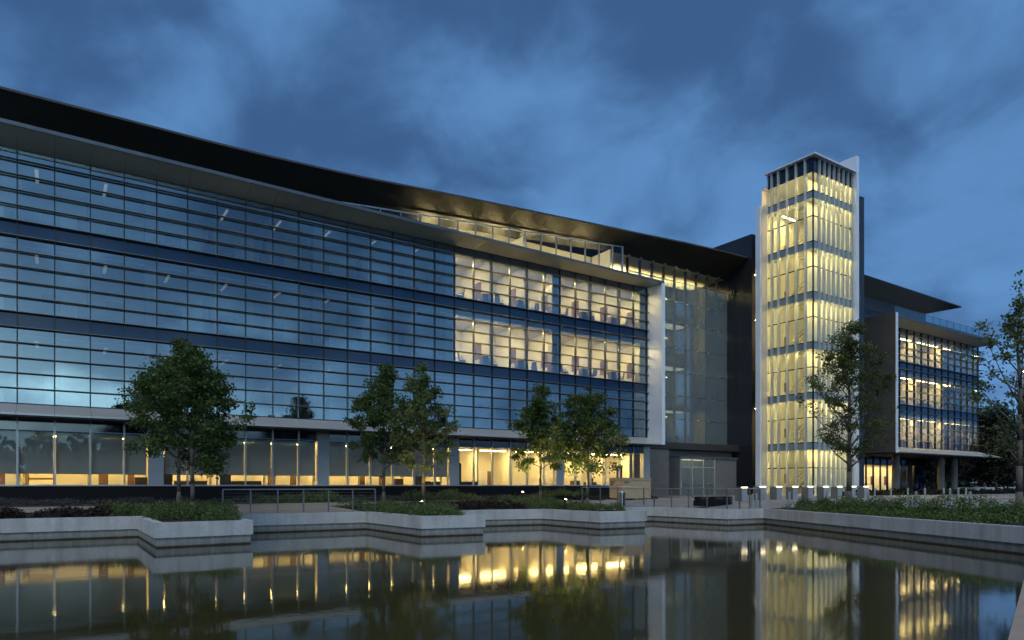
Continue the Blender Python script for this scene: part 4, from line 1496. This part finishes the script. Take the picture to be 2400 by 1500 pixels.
PN = [(2050, 1168), (2088, 1170), (2128, 1171.5), (2168, 1173.5), (2212, 1175), (2227, 1175), (2246, 1175), (2264, 1175.5)]
PL = ['first from the light blocks', 'second from the light blocks', 'third from the light blocks', 'fourth from the light blocks', 'leftmost of the four close together', 'second of the four close together', 'third of the four close together', 'rightmost of the four close together']


def post(name, label, x, y, h, r, group):
    o = empty(name, (x, y, gh(x, y)))
    tag(o, label, 'bollard', group)
    MB().tube((0, 0, -.2), (0, 0, h - .03), r, n=14).build('shaft', 'steel', o, smooth=False)
    MB().tube((0, 0, h - .03), (0, 0, h), r, r * .6, n=14).build('cap', 'steel', o)
    MB().tube((0, 0, -.01), (0, 0, .03), r * 1.35, r * 1.3, n=14).build('collar', 'steel_dim', o)
    return o


for (px, py), lb in zip(PN, PL):
    x, y = pix_ground(px, py)
    post('steel_bollard', f'slim steel bollard at the far side of the plaza, {lb}', x, y, .78, .055, 'slim bollards at the far side')
PF = [(1764, 1187, 'between the railing and the light blocks, shorter'), (1773, 1185, 'between the railing and the light blocks, taller'), (1850, 1181, 'in front of the light blocks, left of the oak'),
      (1938, 1182, 'just left of the oak trunk'), (2035, 1181, 'just right of the oak trunk'), (2147, 1184, 'behind the shrubs, midway along the right pool wall'), (2274, 1187, 'behind the shrubs, nearest the road')]
for px, py, lb in PF:
    x, y = pix_ground(px, py)
    post('steel_bollard', f'steel bollard {lb}', x, y, .72, .062, 'stout bollards behind the shrubs')

# ------------------------------------------------------------------ uplights
def uplight(x, y, aim, power, label):
    z = gh(x, y)
    u = empty('tree_uplight', (x, y, z))
    tag(u, label, 'uplight', 'tree uplights in the planters')
    MB().tube((0, 0, 0), (0, 0, .42), .02, n=8).build('stake', 'black_metal', u)
    d = (Vector(aim) - Vector((x, y, z + .5))).normalized()
    MB().tube(Vector((0, 0, .46)) - d * .05, Vector((0, 0, .46)) + d * .10, .055, .07, n=14).build('housing', 'black_metal', u)
    MB().tube(Vector((0, 0, .46)) + d * .102, Vector((0, 0, .46)) + d * .108, .06, .06, n=14).build('lens', 'lamp_spot', u)
    l = bpy.data.lights.new('uplight_lamp', 'SPOT')
    l.energy = power; l.color = (1.0, .72, .28); l.spot_size = R(95); l.spot_blend = .8; l.shadow_soft_size = .05
    lo = bpy.data.objects.new('uplight_lamp', l); COL.objects.link(lo)
    lo.parent = u; lo.location = Vector((0, 0, .46)) + d * .13
    lo.rotation_euler = (-d).to_track_quat('Z', 'Y').to_euler()


uplight(13.25, 27.0, (13.9, 28.1, 3.2), 90, 'glowing yellow uplight among the juniper in the middle planter')
uplight(22.3, 28.4, (22.9, 27.3, 3.2), 650, 'uplight at the foot of the maple nearest the crate')
uplight(23.4, 34.0, (24.1, 33.1, 3.0), 650, 'uplight at the foot of the maple left of the one nearest the crate')

# ------------------------------------------------------------------ street lamps, far wall, pavilion, kerbs
def street_lamp(x, y, h, label):
    s = empty('street_lamp', (x, y, 0))
    tag(s, label, 'street lamp', 'street lamps at the right')
    MB().tube((0, 0, 0), (0, 0, h), .10, .06, n=10).build('pole', 'black_metal', s)
    MB().tube((0, 0, h), (-.9, -.2, h + .12), .035, n=8).build('arm', 'black_metal', s)
    MB().box(-1.35, -.65, -.36, -.04, h + .06, h + .18).build('head', 'black_metal', s)
    MB().box(-1.28, -.72, -.32, -.08, h + .02, h + .058).build('lamp', 'lamp_street', s)


street_lamp(102.3, 38.3, 6.8, 'lower street lamp glowing beyond the right wing')
street_lamp(62.6, 22.1, 9.65, 'tall street lamp glowing through the oak at the right edge')

fw = empty('boundary_wall', (94, 39.6, 0))
tag(fw, 'low white boundary wall beyond the right wing', 'wall')
for i in range(8):
    box('wall_panel', 'far_white', fw, -3 + 3.0 * i, -.02 + 3.0 * i, -.1, .1, -.1, .72)
    box('pier', 'far_white', fw, -3.2 + 3.0 * i, -2.9 + 3.0 * i, -.16, -.102, -.1, .80)
pv = empty('pavilion', (112, 43, 0))
tag(pv, 'small pavilion with a pale hipped roof beyond the low white wall', 'pavilion')
for sx in (-2.4, 2.4):
    for sy in (-1.6, 1.6):
        box('post', 'steel_dim', pv, sx - .08, sx + .08, sy - .08, sy + .08, 0, 1.3)
MB().loft([(-3, -2.1, 1.3), (3, -2.1, 1.3), (3, 2.1, 1.3), (-3, 2.1, 1.3)], [(-1.6, -.2, 2.15), (1.6, -.2, 2.15), (1.6, .2, 2.15), (-1.6, .2, 2.15)]).build('roof', 'far_white', pv)
kb = empty('kerb', (52, 19.4, 0)); tag(kb, 'pale kerb strip between the plaza and the road', 'kerb')
for i in range(9):
    box('kerb_stone', 'walk_concrete', kb, -10 + 3.0 * i, -7.02 + 3.0 * i, -.1, .1, -.1, .12)

# ------------------------------------------------------------------ office chairs seen in the lit rooms
def chair(x, y, z, rz, label):
    c = empty('office_chair', (x, y, z), rz)
    tag(c, label, 'chair', 'office chairs in the lit upper rooms')
    MB().box(-.23, .23, -.23, .23, .44, .52).build('seat', 'chair_fabric', c)
    MB().loft([(-.22, .20, .55), (.22, .20, .55), (.22, .27, .55), (-.22, .27, .55)], [(-.19, .30, 1.12), (.19, .30, 1.12), (.19, .35, 1.12), (-.19, .35, 1.12)]).build('backrest', 'chair_fabric', c)
    MB().tube((0, 0, .08), (0, 0, .44), .03, n=8).build('column', 'black_metal', c)
    for i in range(5):
        a = i * 2 * math.pi / 5
        MB().tube((0, 0, .10), (.28 * math.cos(a), .28 * math.sin(a), .04), .022, .014, n=6).build('leg', 'black_metal', c)
    for s in (-1, 1):
        MB().box(s * .27 - .03, s * .27 + .03, -.12, .18, .66, .69).build('armrest', 'black_metal', c)


ords = ['first', 'second', 'third', 'fourth', 'fifth', 'sixth']
for fl, nm in ((3, 'lower'), (4, 'upper')):
    z0 = LEV[fl][0] - .098
    for q in range(9, 15):
        x0 = XM[2 * q]
        chair(x0 + 1.15 + random.uniform(-.2, .5), YF + .85 + random.uniform(0, .5), z0, random.uniform(-2.5, 2.5), f'dark office chair in the {nm} lit floor, {ords[q - 9]} room from the left')
